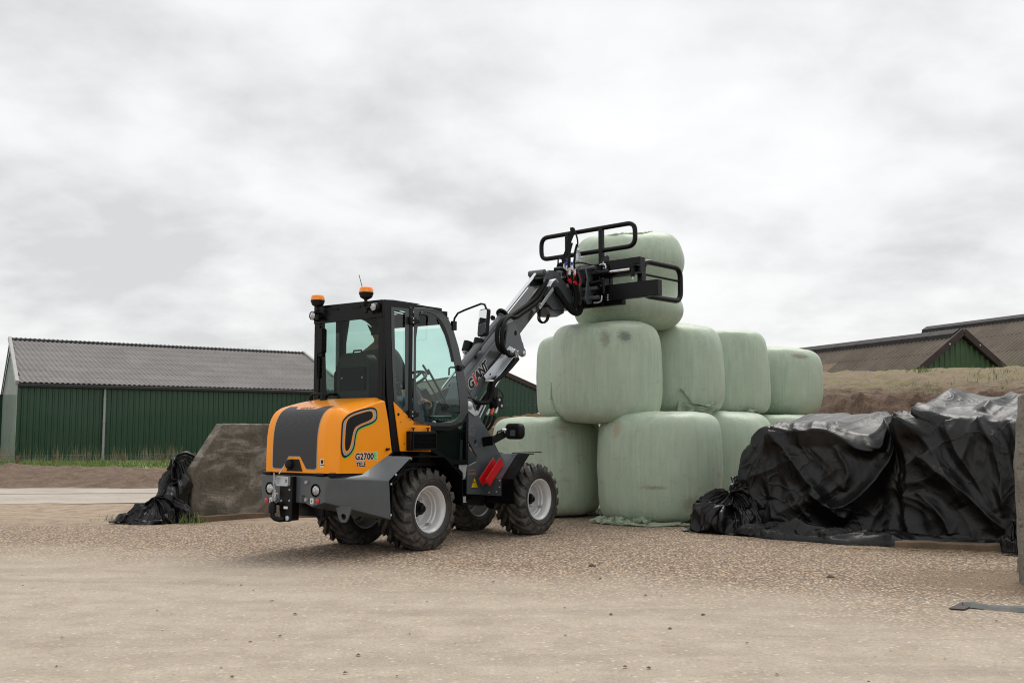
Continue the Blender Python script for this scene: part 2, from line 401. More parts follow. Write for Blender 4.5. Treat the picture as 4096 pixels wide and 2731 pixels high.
M['wallc'] = concrete_mat('weathered_dark_concrete', (.088, .078, .064), (.215, .192, .160), moss=.5, worn=.8)
M['wallt'] = concrete_mat('tan_concrete', (.22, .165, .115), (.36, .28, .20), moss=.15)
M['wallr'] = concrete_mat('grey_pitted_concrete', (.13, .12, .10), (.30, .275, .24), moss=.3)
M['roadc'] = soil_mat('pale_concrete_road', (.30, .265, .225), (.47, .425, .37), .9, .1)
M['green'] = paint('dark_green_steel', (.012, .052, .024), .33, coat=.15, var=.15, vs=.6)
M['greenlt'] = paint('faded_green_steel', (.045, .10, .035), .45, var=.25, vs=1.2)
M['greengable'] = paint('paler_gable_steel', (.20, .25, .21), .3, coat=.3, var=.1, vs=.5)  # gable base colour set paler than the long wall's green
M['roofA'] = roof_mat('grey_fibre_cement', (.160, .150, .145), (.235, .223, .217))
M['roofB'] = roof_mat('brown_fibre_cement', (.075, .058, .046), (.175, .140, .112), moss=.5)
M['roofC'] = roof_mat('pale_replacement_sheet', (.17, .12, .085), (.28, .21, .15))
M['cap'] = paint('dark_ridge_cap', (.026, .024, .024), .8, var=.3)
M['capA'] = paint('black_ridge_cap', (.012, .012, .013), .7, var=.3)
M['trim'] = paint('pale_trim', (.34, .335, .335), .5, var=.08)
M['barge'] = paint('brown_barge_board', (.042, .028, .022), .7, var=.25)
M['gutter'] = paint('black_gutter', (.012, .012, .014), .5, var=.2)
M['wood'] = paint('weathered_wood', (.14, .095, .062), .85, var=.35, vs=6, grain=.6)
def grass_mat(name, a, b):
    m, nt, bs = new_mat(name); v = world_coords(nt)
    L_(nt, ramp(nt, noise_(nt, v, 3.5, 4, .7), [(.35, a), (.65, b)]), bs.inputs['Base Color']); bs.inputs['Roughness'].default_value = .7; return m
M['grass'] = grass_mat('grass_blades', (.07, .13, .025), (.20, .27, .06))
M['drygrass'] = grass_mat('dry_stalks', (.20, .16, .09), (.34, .27, .15))
M['straw'] = grass_mat('straw', (.36, .27, .14), (.52, .42, .26))

def fbm(p, sc, o=5): return noise.fractal(Vector(p) * sc, 1.0, 2.1, o, noise_basis='PERLIN_ORIGINAL')
def heightgrid(name, xs, ys, fn, mat, kind='structure', parent=None):
    b = MB(); b.grid([[(x, y, fn(x, y)) for x in xs] for y in ys])
    o = b.build(name, mat, parent, smooth=180, recalc=False)
    if kind: o['kind'] = kind
    return o
def lin(a, b, n): return [a + (b - a) * i / (n - 1) for i in range(n)]
def sst(a, b, x): t = max(0, min(1, (x - a) / (b - a))); return t * t * (3 - 2 * t)

# ------------------------------------------------------------------ ground sheets
b = MB(); b.grid([[(x, y, -.02) for x in (-900, 900)] for y in (-300, 1500)])
b.build('ground', M['farsoil'], smooth=0, recalc=False)['kind'] = 'structure'
def yard_z(x, y): return .004 * fbm((x, y, 0), .5, 3)
heightgrid('concrete_yard', lin(-22, 14, 90), lin(-6, 19.6, 70), lambda x, y: .004 + .006 * fbm((x, y, 0), .45, 3), M['ground'])
b = MB(); rows = []
for i in range(220):
    t = i / 219; x = -30 + 29 * t; y0 = 13.4 + 3.3 * t + .16 * fbm((x, 0, 3), 1.1, 5); y1 = 19.6 + 2.2 * t + .14 * fbm((x, 4, 3), .9, 5)
    rows.append([(x, y0 + (y1 - y0) * j / 6, .012 + .002 * math.sin(x)) for j in range(7)])
b.grid(rows)
b.build('road', M['roadc'], smooth=0, recalc=False)['kind'] = 'structure'
b = MB()        # dark joints between the slabs of the road
for (x0, y0, x1, y1) in ((-24, 16.6, -3, 19.0), (-22, 18.6, -6, 20.6)):
    b.bar((x0, y0, .019), (x1, y1, .019), .02, .004)
o = b.build('road_joint', M['soil'], smooth=0); o['kind'] = 'structure'
def berm(x, y):
    t = sst(19.9, 22.2, y + .05 * x * .3 + .5 * fbm((x, 0, 3), .6, 3)) * (1 - .45 * sst(25, 28.5, y))
    return -.015 + t * (.22 + .16 * fbm((x, y, 5), .5, 4) + .10 * abs(fbm((x, y, 9), 1.6, 5))) + .012 * fbm((x, y, 2), 5, 3)
heightgrid('dirt_bank', lin(-27, 0, 240), lin(19.2, 28.6, 90), berm, M['farsoil'])
heightgrid('grass_ground', lin(-34, -2, 30), lin(26.5, 40, 14), lambda x, y: .10 + .03 * fbm((x, y, 1), .4, 3), M['grass'])

def blades(name, pts, h, w, mat, parent=None, spread=.25, seg=2):
    b = MB()
    for (x, y, z) in pts:
        a = random.uniform(0, 6.28); hh = h * random.uniform(.5, 1.3); lx = random.gauss(0, spread) * hh; ly = random.gauss(0, spread) * hh
        dx, dy = math.cos(a) * w / 2, math.sin(a) * w / 2
        b.add([(x - dx, y - dy, z), (x + dx, y + dy, z), (x + lx * .4 + dx * .7, y + ly * .4 + dy * .7, z + hh * .6), (x + lx * .4 - dx * .7, y + ly * .4 - dy * .7, z + hh * .6), (x + lx, y + ly, z + hh)],
              [(0, 1, 2, 3), (3, 2, 4)])
    o = b.build(name, mat, parent, smooth=0, recalc=False); return o
pts = []
while len(pts) < 9000:
    x = random.uniform(-24, -4.5); y = random.uniform(27.3, 34.5)
    if fbm((x, y, 4), .35, 3) > -.25: pts.append((x, y, .09))
o = blades('grass', pts, .16, .025, M['grass']); tag(o, 'strip of bright green grass in front of the long green barn', 'grass', kind='stuff')
pts = []
for k in range(60):
    cx_, cy_ = random.uniform(-22, -5), random.uniform(31.2, 34.8)
    for q in range(random.randint(8, 30)): pts.append((cx_ + random.gauss(0, .3), cy_ + random.gauss(0, .15), .09))
o = blades('dry_weeds', pts, .55, .012, M['drygrass'], spread=.12); tag(o, 'tall dry brown weeds along the foot of the long green barn', 'weeds', kind='stuff')

# ------------------------------------------------------------------ fence before the left barn
fe = empty('wire_fence', (-18, 30.0, 0)); tag(fe, 'low wire fence on short wooden posts in front of the long green barn', 'fence')
FP = []
for i in range(8):
    t = i; x = -17.3 + i * 1.16 * 1.0; y = 30.2 + i * .42
    FP.append((x + 18, y - 30.0))
posts = []
for i, (x, y) in enumerate([(-14.55, 30.3), (-13.75, 30.9), (-12.95, 31.5), (-12.05, 32.0), (-11.05, 32.6), (-15.4, 29.7), (-10.2, 33.1)]):
    posts.append((x, y))
posts.sort()
for i, (x, y) in enumerate(posts):
    b = MB(); b.cyl((x + 18, y - 30, .0), (x + 18 + random.uniform(-.02, .02), y - 30, .46 + random.uniform(-.03, .03)), .045, 8)
    b.build('post', M['wood'], fe)
b = MB()
for (p, q) in zip(posts[:-1], posts[1:]):
    for z in (.16, .25, .34, .42): b.tube([(p[0] + 18, p[1] - 30, z), (q[0] + 18, q[1] - 30, z)], .004, 4)
    n = 14
    for k in range(n):
        x0 = p[0] + (q[0] - p[0]) * k / n + 18; y0 = p[1] + (q[1] - p[1]) * k / n - 30
        x1 = p[0] + (q[0] - p[0]) * (k + 1.) / n + 18; y1 = p[1] + (q[1] - p[1]) * (k + 1.) / n - 30
        b.tube([(x0, y0, .12), (x1, y1, .42)], .003, 3); b.tube([(x1, y1, .12), (x0, y0, .42)], .003, 3)
b.build('wire_mesh', M['grey'], fe)

# ------------------------------------------------------------------ barns
def rib_panel(width, top_fn, z0, pitch, depth, axis_fn, mirror=1):
    """trapezoid ribbed steel panel; axis_fn(u, off, z) -> point"""
    n = int(round(width / pitch)); b = MB(); us = []
    for i in range(n):
        u = i * pitch; us += [(u, 0), (u + pitch * .58, 0), (u + pitch * .68, 1), (u + pitch * .90, 1)]
    us.append((width, 0))
    b.grid([[axis_fn(u, o * depth, z0) for u, o in us], [axis_fn(u, o * depth, top_fn(u)) for u, o in us]])
    return b
def sheet_mesh(name, w, l, pitch, amp, mats):
    n = int(round(w / pitch)) * 6; rows = []
    for (y, dz_) in ((-.05, .007), (l, .0)):
        rows.append([(w * i / n, y, dz_ + amp * math.cos(2 * math.pi * i / 6)) for i in range(n + 1)])
    b = MB(); b.grid(rows)
    b.grid([[(p[0], p[1], p[2] - .005) for p in rows[0]], rows[0]])
    o = b.build(name, mats, smooth=60, recalc=False); me = o.data; bpy.data.objects.remove(o); return me
def barn(name, label, ox, oy, heading, length, hw, ez, rz_, roofm, wallm, gablem, sw=1.062, courses=6, skew=0., side=-1, capm=None, cap=.16, odd=(), cap_drop=0., panel=1.0, pitch=.2):
    """local frame: y along the ridge (away), x right; side = which slope and long wall are built piece by piece"""
    T_ = empty(name, (ox, oy, 0), -R(heading)); tag(T_, label, 'barn')
    def P(x, y, z): return (x, y + skew * (hw - x * (1 if side > 0 else -1)) if skew else y, z)
    sl = math.hypot(hw, rz_ - ez); L0 = sl / courses
    # pieces on the seen slope
    me = sheet_mesh('roof_sheet', sw, L0, .177, .022, roofm); me2 = None
    ncol = int(length / sw)
    sx = side
    U = Vector((0, 1, 0)) * (1 if side > 0 else -1)        # along the eave so that normal points up
    V = Vector((-sx * hw, 0, rz_ - ez)).normalized(); Nn = U.cross(V)
    for c in range(courses):
        x = sx * hw * (1 - c / courses); z = ez + (rz_ - ez) * c / courses
        sh = round(skew * (hw - x * sx) / .177) * .177 if skew else 0
        for k in range(ncol):
            y = k * sw + (0 if side > 0 else sw) + sh
            mm = Matrix((U.to_4d(), V.to_4d(), Nn.to_4d(), Vector((x, y, z, 1)))).transposed()
            mm[3][0] = mm[3][1] = mm[3][2] = 0; mm[3][3] = 1
            if (c, k) in odd:
                if me2 is None: me2 = me.copy(); me2.materials.clear(); me2.materials.append(M['roofC'])
                o = bpy.data.objects.new('roof_sheet', me2); o['label'] = 'paler replacement roof sheet'
            else: o = bpy.data.objects.new('roof_sheet', me)
            COL.objects.link(o); o.parent = T_; o.matrix_local = mm
    LL = ncol * sw
    b = MB(); b.grid([[P(0, 0, rz_ - .01), P(0, LL, rz_ - .01)], [P(-sx * hw, 0, ez), P(-sx * hw, LL, ez)]])
    b.grid([[P(0, 0, rz_ - .06), P(0, LL, rz_ - .06)], [P(sx * hw, 0, ez - .05), P(sx * hw, LL, ez - .05)]]); b.build('roof_deck', roofm, T_, smooth=0)
    # ridge caps
    off = skew * hw if skew else 0
    for k in range(ncol):
        b = MB(); y0 = k * sw + off + .008; y1 = y0 + sw - .012; dr = (rz_ - ez) / hw
        for s_ in (-1, 1):
            b.grid([[(0, y0, rz_ + .07 + cap_drop * .3), (0, y1, rz_ + .07 + cap_drop * .3)], [(s_ * cap, y0, rz_ + .06 - cap * dr * (1 if not cap_drop else .55)), (s_ * cap, y1, rz_ + .06 - cap * dr * (1 if not cap_drop else .55))],
                    [(s_ * (cap + .01), y0, rz_ + .0 - cap * dr - cap_drop), (s_ * (cap + .01), y1, rz_ + .0 - cap * dr - cap_drop)]])
        if not cap_drop:
            nn = 24
            b.grid([[(sx * .02, y0 + (y1 - y0) * i / nn, rz_ + .075 + .02 * math.cos(2 * math.pi * i / 4)) for i in range(nn + 1)], [(sx * cap * 1.1, y0 + (y1 - y0) * i / nn, rz_ + .055 - cap * dr + .02 * math.cos(2 * math.pi * i / 4)) for i in range(nn + 1)]])
        b.build('ridge_cap', capm or roofm, T_, smooth=0)
    # seen long wall
    np_ = int(LL / panel)
    for k in range(np_):
        b = rib_panel(panel - .004, lambda u: ez - .06, 0.0, pitch, .03, lambda u, o, z: (sx * (hw - .12 + o), k * panel + u, z))
        b.build('wall_panel', wallm, T_, smooth=0)
    b = MB(); b.box(sx * (hw - .16) - .02, sx * (hw - .16) + .02, .03, LL - .03, 0, ez - .08); b.box(-sx * (hw - .12) - .03, -sx * (hw - .12) + .03, 0.05, LL - .05, 0, ez); b.build('back_wall', wallm, T_, smooth=0)
    # gable walls
    for gi, (yy, sgn) in enumerate(((.06, -1), (LL - .06, 1))):
        ng = int(2 * hw / 1.0)
        for k in range(ng):
            w = (2 * hw - .24) / ng; x0 = -hw + .12 + k * w
            b = rib_panel(w - .004, lambda u: ez - .08 + (rz_ - ez) * (1 - abs(x0 + u) / hw), 0.0, w / max(1, round(w / pitch)), .03,
                          lambda u, o, z: P(x0 + u, yy + sgn * o, z))
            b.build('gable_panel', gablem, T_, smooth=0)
    return T_, LL, P
# long barn on the left: seen from its right side
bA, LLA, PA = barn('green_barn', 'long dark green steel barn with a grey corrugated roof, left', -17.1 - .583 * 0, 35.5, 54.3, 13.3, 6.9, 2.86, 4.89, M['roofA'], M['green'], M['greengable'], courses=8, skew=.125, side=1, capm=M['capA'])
# the barn's local origin lies on its ridge line, so shift it by half its width
hA = R(54.3); bA.location = (-17.1 - math.cos(hA) * 6.9 * 1.0, 35.5 + math.sin(hA) * 6.9, 0)
dA = (4.89 - 2.86) / 6.9
b = MB(); b.bar(PA(6.98, -.06, 2.82), PA(0, -.06, 4.93), .12, .17); b.build('verge_trim', M['trim'], bA, bevel=.01)
b = MB(); b.bar(PA(6.98, LLA + .06, 2.80), PA(0, LLA + .06, 4.93), .12, .16); b.build('verge_trim', M['trim'], bA, bevel=.01)
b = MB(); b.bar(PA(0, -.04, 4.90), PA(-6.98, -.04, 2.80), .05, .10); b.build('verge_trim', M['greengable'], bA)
b = MB(); b.box(6.93, 7.05, -.05, LLA, 2.68, 2.80); b.build('gutter', M['gutter'], bA, bevel=.02)
for yy in (2.88, 11.1):
    b = MB(); b.cyl((6.87, yy, .02), (6.87, yy, 2.70), .045, 12)
    for z in (.6, 1.5, 2.3): b.cyl((6.87, yy, z), (6.87, yy, z + .04), .055, 12)
    b.build('downpipe', M['trim'], bA)
b = MB(); b.box(6.78, 6.86, -.03, .05, 0, 2.8); b.build('corner_trim', M['green'], bA)
# barn in the middle, seen behind the boom
bB, LLB, PB = barn('gable_barn', 'green steel barn gable behind the telescopic boom, with an old mossy roof', -.85, 60, -22, 24.5, 6.4, 2.25, 4.73, M['roofB'], M['green'], M['green'], sw=2.124, courses=6, side=-1, capm=M['cap'], pitch=.25)
for s in (-1, 1):
    b = MB(); b.bar((s * 6.5, -.1, 2.16), (0, -.1, 4.74), .10, .26); b.build('barge_board', M['barge'], bB)
    # rows of pale screws
b = MB()
for z in (1.2, 2.0, 2.75):
    for k in range(28):
        x = -6.1 + k * .45
        if z < 2.2 + (4.7 - 2.2) * (1 - abs(x) / 6.4): b.cyl((x, .028, z), (x, .015, z), .02, 6)
b.build('screw_row', M['trim'], bB)['kind'] = 'stuff'
# low barn on the right with its small gable
bC, LLC, PC = barn('low_barn', 'low brown roofed barn with a small green gable, right behind the soil mound', 13.2, 30, -21.5, 18.5, 3.7, 1.55, 4.04, M['roofB'], M['greenlt'], M['greenlt'], courses=4, side=-1, capm=M['cap'], cap=.26, cap_drop=.16, odd=((2, 4), (1, 4), (1, 5)), pitch=.22)
for s in (-1, 1):
    b = MB(); b.bar((s * 3.85, -.12, 1.43), (s * .0, -.12, 4.06), .06, .20); b.build('barge_board', M['barge'], bC, bevel=.008)
    b = MB()
    for t in (.15, .45, .75): b.cyl((s * 3.85 * t, -.155, 4.06 - 2.63 * t), (s * 3.85 * t, -.165, 4.06 - 2.63 * t), .025, 8)
    b.build('bolt', M['zinc'], bC)
bD, LLD, PD = barn('big_barn', 'higher brown roofed barn at the right edge, behind the low one', 20.3, 28.5, -21.5, 12.2, 6.2, 1.2, 5.07, M['roofB'], M['green'], M['green'], courses=6, side=-1, capm=M['cap'], cap=.24, cap_drop=.14, odd=((2, 8), (2, 9)))

# ------------------------------------------------------------------ concrete retaining wall elements behind the loader
wd = Vector((.669, .743, 0)); wn2 = Vector((.743, -.669, 0))
def l_wall(name, label, A, length, h, thick, cut, mat, heading_vec=wd, seed=0, lean=0.):
    """upright slab; local x along the wall, y away from the camera; sloped cut at its near end"""
    rz = math.atan2(heading_vec.y, heading_vec.x); T_ = empty(name, (A[0], A[1], 0), rz); tag(T_, label, 'wall')
    nx, nz = int(length * 26), int(h * 26); b = MB()
    def top(x): return h
    def xs(z): return max(0, (z - cut[0]) / (h - cut[0])) * cut[1] if cut else 0
    def P(u, z, y):
        x0 = xs(z); x = x0 + (length - x0) * u
        d = .004 * fbm((x, z, seed), 2.5, 4) + .003 * fbm((x, z, seed + 3), 9, 3)
        e = .009 * fbm((x * 1.0, z + y * 7, seed + 8), 6, 3)
        return (x + (e if u < .02 else 0), y + (d if y < thick / 2 else -d) + lean * z, z + (e if z > h - .01 else 0))
    us = lin(0, 1, nx); zs = lin(-.02, h, nz)
    b.grid([[P(u, z, 0) for u in us] for z in zs]); b.grid([[P(u, z, thick) for u in reversed(us)] for z in zs])
    ys = lin(0, thick, 6)
    b.grid([[P(0, z, y) for y in reversed(ys)] for z in zs]); b.grid([[P(1, z, y) for y in ys] for z in zs]); b.grid([[P(u, h, y) for u in us] for y in ys])
    b.build('slab', mat, T_, smooth=50, merge=True, bevel=.012, seg=2)
    b = MB(); b.box(.05, length - .02, thick, thick + .7, -.02, .10); b.build('foot', mat, T_, bevel=.01)
    return T_
A0 = Vector((-3.985, 12.87, 0))
l_wall('concrete_wall', 'dark weathered concrete wall element with a sloping cut end, between the plastic heap and the loader', A0, 2.6, 1.215, .17, (.62, .42), M['wallc'], seed=1)
A1 = A0 + wd * 2.63
l_wall('concrete_wall', 'tan concrete wall element showing between the loader and the bales', A1, 3.1, 1.20, .17, None, M['wallt'], seed=5)
# end of the other wall at the right edge of the picture
l_wall('concrete_wall', 'grey pitted concrete wall end cut off by the right edge of the photo', (3.70, 7.56, 0), 2.2, 1.38, .20, (.9, .05), M['wallr'], heading_vec=Vector((.93, -.36, 0)), seed=9, lean=.015)
pl = MB()
def plank(name, label, a, b_, w, h, rot=0):
    a = Vector(a); b_ = Vector(b_); B = MB(); n = 14
    d = (b_ - a); s = Vector((-d.y, d.x, 0)).normalized()
    rows = []
    for i in range(n + 1):
        p = a + d * (i / n); j = .012 * fbm((p.x, p.y, 2), 5, 3); hh = h + .010 * fbm((p.x, p.y, 7), 6, 3)
        rows.append([p + s * (-w / 2 + j), p + s * (-w / 2 + j) + Vector((0, 0, hh)), p + s * (w / 2 + j) + Vector((0, 0, hh)), p + s * (w / 2 + j), p + s * (-w / 2 + j)])
    B.grid(rows); B.add([rows[0][k] for k in range(4)], [(0, 1, 2, 3)]); B.add([rows[-1][k] for k in range(4)], [(3, 2, 1, 0)])
    o = B.build(name, M['wood'], smooth=0, merge=True, bevel=.008); tag(o, label, 'plank'); return o
plank('plank', 'old wooden beam lying at the foot of the dark concrete wall', (-3.86, 12.72, .0), (-3.22, 13.44, .0), .10, .075)
plank('plank', 'wooden plank on the ground under the right edge of the black plastic', (3.66, 9.92, .0), (4.70, 9.50, .0), .20, .075)

# ------------------------------------------------------------------ sand mound and heaps behind the bales
def mound(x, y):
    y0 = 17.6 - .50 * (x - 5) + .5 * fbm((x, 0, 1), .35, 3)
    if x > 11: y0 = max(y0, 13.0)
    t = y - y0
    e = .28 * fbm((x, y, 7), .9, 4)
    face = sst(-.2, 1.7, t + e) * 1.72
    up = sst(1.4, 6.0, t) * .72
    back = sst(8.5, 14, t) * 2.3
    rough = sst(0, .8, t) * (1 - .75 * sst(1.5, 2.6, t + e))
    z = face + up - back + rough * (.16 * abs(fbm((x, y, 3), 2.3, 6)) + .10 * fbm((x, y, 5), 5, 5)) + .05 * fbm((x, y, 2), 1.2, 4) + .02 * fbm((x, y, 12), 6, 3)
    z *= sst(4.4, 6.6, x + .12 * (y - 17)) 
    return max(-.05, z) - .03
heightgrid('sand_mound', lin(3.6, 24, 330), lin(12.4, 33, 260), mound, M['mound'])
pts = []
while len(pts) < 900:
    x = random.uniform(7, 16); y = random.uniform(17, 23)
    if mound(x, y) > 1.75 and fbm((x, y, 21), 1.1, 3) > .22: pts.append((x, y, mound(x, y) - .01))
for (x, y) in ((12.3, 20.6), (10.3, 20.9), (9.2, 17.0), (12.35, 20.3), (8.4, 20.9)):
    for k in range(60): pts.append((x + random.gauss(0, .12), y + random.gauss(0, .12), mound(x, y) - .01))
o = blades('grass_tufts', pts, .11, .012, M['grass'], spread=.5); tag(o, 'sparse green grass tufts on top of the sand mound', 'grass', kind='stuff')
def heap(name, label, cx, cy, rx, ry, h, mat, rough, seed, kind=None):
    b = MB(); n = 46; rows = []
    for j in range(22):
        r = 1 - j / 21; row = []
        for i in range(n + 1):
            a = 2 * math.pi * (i % n) / n; x = cx + rx * r * math.cos(a); y = cy + ry * r * math.sin(a)
            z = h * (1 - r ** 2.6) ** .8 + rough * fbm((x, y, seed), 3, 5) * (1 if j else 0)
            row.append((x, y, z - .02))
        rows.append(row)
    b.grid(rows); o = b.build(name, mat, smooth=180, merge=True); tag(o, label, 'heap', kind=kind); return o
heap('silage_heap', 'brown crumbly silage heap behind the tan concrete wall', .35, 18.6, 1.6, 1.5, 1.42, M['silage'], .09, 3)
heap('covered_heap', 'grey covered heap rising behind the brown silage', 1.3, 21.2, 1.9, 1.4, 1.66, M['decalgrey'], .05, 8)
# loose soil against the wall behind the loader
heap('soil_heap', 'low heap of loose soil against the dark concrete wall, beside the towing hook', -2.75, 13.75, .75, .38, .26, M['soil'], .05, 5)

# ------------------------------------------------------------------ wrapped bales
def wrap_mat(name='pale_green_bale_wrap', stains=()):
    m, nt, bs = new_mat(name); v = coords(nt)
    st = coords(nt, (7, 7, .55)); s1 = noise_(nt, st, 2.2, 6, .65, .3); s2 = noise_(nt, coords(nt, (26, 26, 1.1)), 1.6, 4, .7)
    big = noise_(nt, v, 1.7, 4, .6); oi = N_(nt, 'ShaderNodeObjectInfo')
    c = ramp(nt, math_(nt, 'ADD', math_(nt, 'MULTIPLY', s1, .6), math_(nt, 'MULTIPLY', noise_(nt, v, 4.5, 6, .68, .5), .4)), [(.28, (.32, .405, .305)), (.5, (.395, .480, .37)), (.72, (.47, .55, .435))])
    c = mixc(nt, math_(nt, 'MULTIPLY', ramp(nt, s2, [(.32, 1.), (.5, 0.)]), .34), c, (.25, .335, .25))
    c = mixc(nt, math_(nt, 'MULTIPLY', ramp(nt, s2, [(.58, 0.), (.72, 1.)]), .35), c, (.53, .60, .49))
    c = mixc(nt, math_(nt, 'MULTIPLY', ramp(nt, big, [(.48, 0.), (.72, 1.)]), .45), c, (.385, .435, .32))
    dirty = noise_(nt, coords(nt, (3, 3, 6)), 1.3, 7, .75, .6)
    dirty2 = math_(nt, 'ADD', dirty, math_(nt, 'MULTIPLY', math_(nt, 'SUBTRACT', oi.outputs['Random'], .5), .08))
    c = mixc(nt, math_(nt, 'MULTIPLY', ramp(nt, dirty2, [(.60, 0.), (.72, 1.)]), .5), c, (.26, .20, .13))
    for (pos, rad, col, dens) in stains:       # smears: ragged patches with a place of their own
        vs_ = N_(nt, 'ShaderNodeVectorMath', operation='SUBTRACT'); L_(nt, v, vs_.inputs[0]); vs_.inputs[1].default_value = pos
        vd = N_(nt, 'ShaderNodeVectorMath', operation='DIVIDE'); L_(nt, vs_.outputs[0], vd.inputs[0]); vd.inputs[1].default_value = rad
        ln = N_(nt, 'ShaderNodeVectorMath', operation='LENGTH'); L_(nt, vd.outputs[0], ln.inputs[0])
        k = math_(nt, 'ADD', ln.outputs['Value'], math_(nt, 'MULTIPLY', math_(nt, 'SUBTRACT', noise_(nt, coords(nt, (1, 1, 1.8)), 30, 5, .8, 1.), .5), 2.6))
        c = mixc(nt, math_(nt, 'MULTIPLY', ramp(nt, k, [(.45, 1.), (1.05, 0.)]), dens), c, col)
    L_(nt, c, bs.inputs['Base Color'])
    L_(nt, math_(nt, 'ADD', .32, math_(nt, 'MULTIPLY', s2, .24)), bs.inputs['Roughness'])
    bs.inputs['Specular IOR Level'].default_value = .38
    b = bump(nt, bs, s1, .22, .02); b = bump(nt, bs, s2, .28, .008, b); bump(nt, bs, noise_(nt, v, 14, 4, .6), .15, .01, b)
    return m
def film_mat():
    m, nt, bs = new_mat('loose_pale_film'); bs.inputs['Base Color'].default_value = (.50, .58, .44, 1); bs.inputs['Roughness'].default_value = .35
    bs.inputs['Subsurface Weight'].default_value = 0
    t = N_(nt, 'ShaderNodeBsdfTranslucent'); t.inputs[0].default_value = (.50, .60, .42, 1); mx = N_(nt, 'ShaderNodeMixShader'); mx.inputs[0].default_value = .4
    out = nt.nodes['Material Output']; L_(nt, bs.outputs[0], mx.inputs[1]); L_(nt, t.outputs[0], mx.inputs[2]); L_(nt, mx.outputs[0], out.inputs[0]); return m
M['film'] = film_mat()
M['wrap'] = wrap_mat()
M['stainb'] = paint('black_smear', (.03, .03, .035), .6, var=.3)
def sgnp(v, p): return math.copysign(abs(v) ** p, v)
def crumple(name, path, w, mat, parent, amp=.05, seed=0, nw=14):
    """loose gathered film: a ribbon along a path, ruffled"""
    P = [Vector(p) for p in path]; n = 40; rows = []
    for i in range(n + 1):
        t = i / n * (len(P) - 1); k = min(int(t), len(P) - 2); p = P[k].lerp(P[k + 1], t - k); d = (P[k + 1] - P[k]).normalized()
        s = d.cross(Vector((0, 0, 1))).normalized(); row = []
        for j in range(nw + 1):
            q = (j / nw - .5) * w * (1 + .5 * fbm((t, 0, seed), 1.3, 3)) * (math.sin(math.pi * min(1, max(.03, i / n))) ** .35)
            z = amp * abs(fbm((t * 2.2, j * .55, seed), 1., 5)) * 1.6 + amp * .4 * math.sin(j * 2.1 + t * 5 + seed)
            o_ = Vector((fbm((t * 3, j * .6, seed + 4), 1, 4), fbm((t * 3, j * .6, seed + 9), 1, 4), 0)) * amp
            row.append(p + s * q + o_ + Vector((0, 0, max(z, -.0) + .004)))
        rows.append(row)
    b = MB(); b.grid(rows); return b.build(name, mat, parent, smooth=180, recalc=False)
BALES = []
def bale(label, cx, cy, r, z0, z1, n=7.8, seed=0, squeeze=None, tilt=(0, 0), barrel=.05, rz=0., taper=.0):
    h = z1 - z0; nu, nv = 96, 56; rows = []
    for j in range(nv + 1):
        a = -math.pi / 2 + math.pi * j / nv
        rr = abs(math.cos(a)) ** (2 / n); zz = sgnp(math.sin(a), 2 / n)
        row = []
        for i in range(nu):
            t = 2 * math.pi * i / nu; rad = r * rr * (1 + barrel * (1 - zz * zz) - barrel * .5)
            z = zz * h / 2
            dx, dy = math.cos(t), math.sin(t)
            f = .022 * fbm((dx * 1.3, dy * 1.3, z * .9 + seed * 3.7), 1., 3) * r / .7 + .006 * fbm((dx * 7, dy * 7, z * .7 + seed), 1., 3)
            rad *= 1 + f / r if rr > .2 else 1
            rad *= 1 - taper * z / h
            zt = z + .03 * fbm((dx * rr, dy * rr, seed), 1.3, 3) * abs(zz)
            if squeeze: rad, zt = squeeze(rad, zt, t, zz, h)
            row.append((rad * dx, rad * dy, zt + h / 2))
        row.append(row[0]); rows.append(row)
    b = MB(); b.grid(rows)
    o = b.build('bale', M['wrap'], smooth=180, merge=True)
    o.location = (cx, cy, z0); o.rotation_euler = (tilt[0], tilt[1], rz)
    tag(o, label, 'bale', 'green wrapped bales in the stack'); BALES.append(o); return o
# lower layer
bl_A = bale('front lower bale, a rusty stain at its upper left and film spread at its foot', 1.86, 13.02, .765, 0, 1.35, seed=1, rz=.4)
bl_B = bale('lower bale directly behind the front wheel and its fender', .47, 13.95, .735, 0, 1.30, seed=2, rz=2)
bl_H = bale('lower bale squeezed between the front bale and the black plastic heap', 2.95, 14.65, .74, 0, 1.40, seed=3, n=5.2)
bl_I = bale('lower bale showing only its top above the black plastic, under the rightmost bale', 4.02, 15.95, .73, 0, 1.37, seed=4)
# second layer
bl_C = bale('big upper bale with two dark smears, just right of the boom', 1.215, 13.2, .695, 1.23, 2.50, seed=5, n=6, rz=1.1)
bl_D = bale('upper bale half hidden behind the smeared one, leftmost of the stack', 1.08, 15.15, .71, 1.30, 2.52, seed=6)
bl_E = bale('upper bale with torn film hanging at its lower right', 2.24, 14.42, .715, 1.33, 2.60, seed=7, n=5.6, rz=.3, taper=.07)
bl_F = bale('upper bale between the one with torn film and the rightmost bale', 3.22, 15.7, .70, 1.37, 2.64, seed=8, taper=.07)
bl_G = bale('rightmost upper bale with a sloping top', 4.30, 16.75, .715, 1.36, 2.48, seed=9, n=4.6, tilt=(0, R(3)))
# the bale in the clamp: pinched round its middle
def pinch(rad, z, t, zz, h):
    near = .5 + .5 * math.cos(t - R(-20))
    w = math.exp(-((z + .10) / .17) ** 2); rad *= 1 - .115 * w - .0 * near
    w2 = math.exp(-((z - .30) / .12) ** 2) + .8 * math.exp(-((z + .42) / .12) ** 2); rad *= 1 + .025 * w2
    z += .05 * math.exp(-((z - .55) / .2) ** 2) * math.cos(t * 2 + 1)
    return rad, z
bl_J = bale('top bale gripped and pinched by the black bale clamp', 1.57, 13.72, .735, 2.45, 3.75, seed=10, n=4.6, squeeze=pinch, barrel=.02)
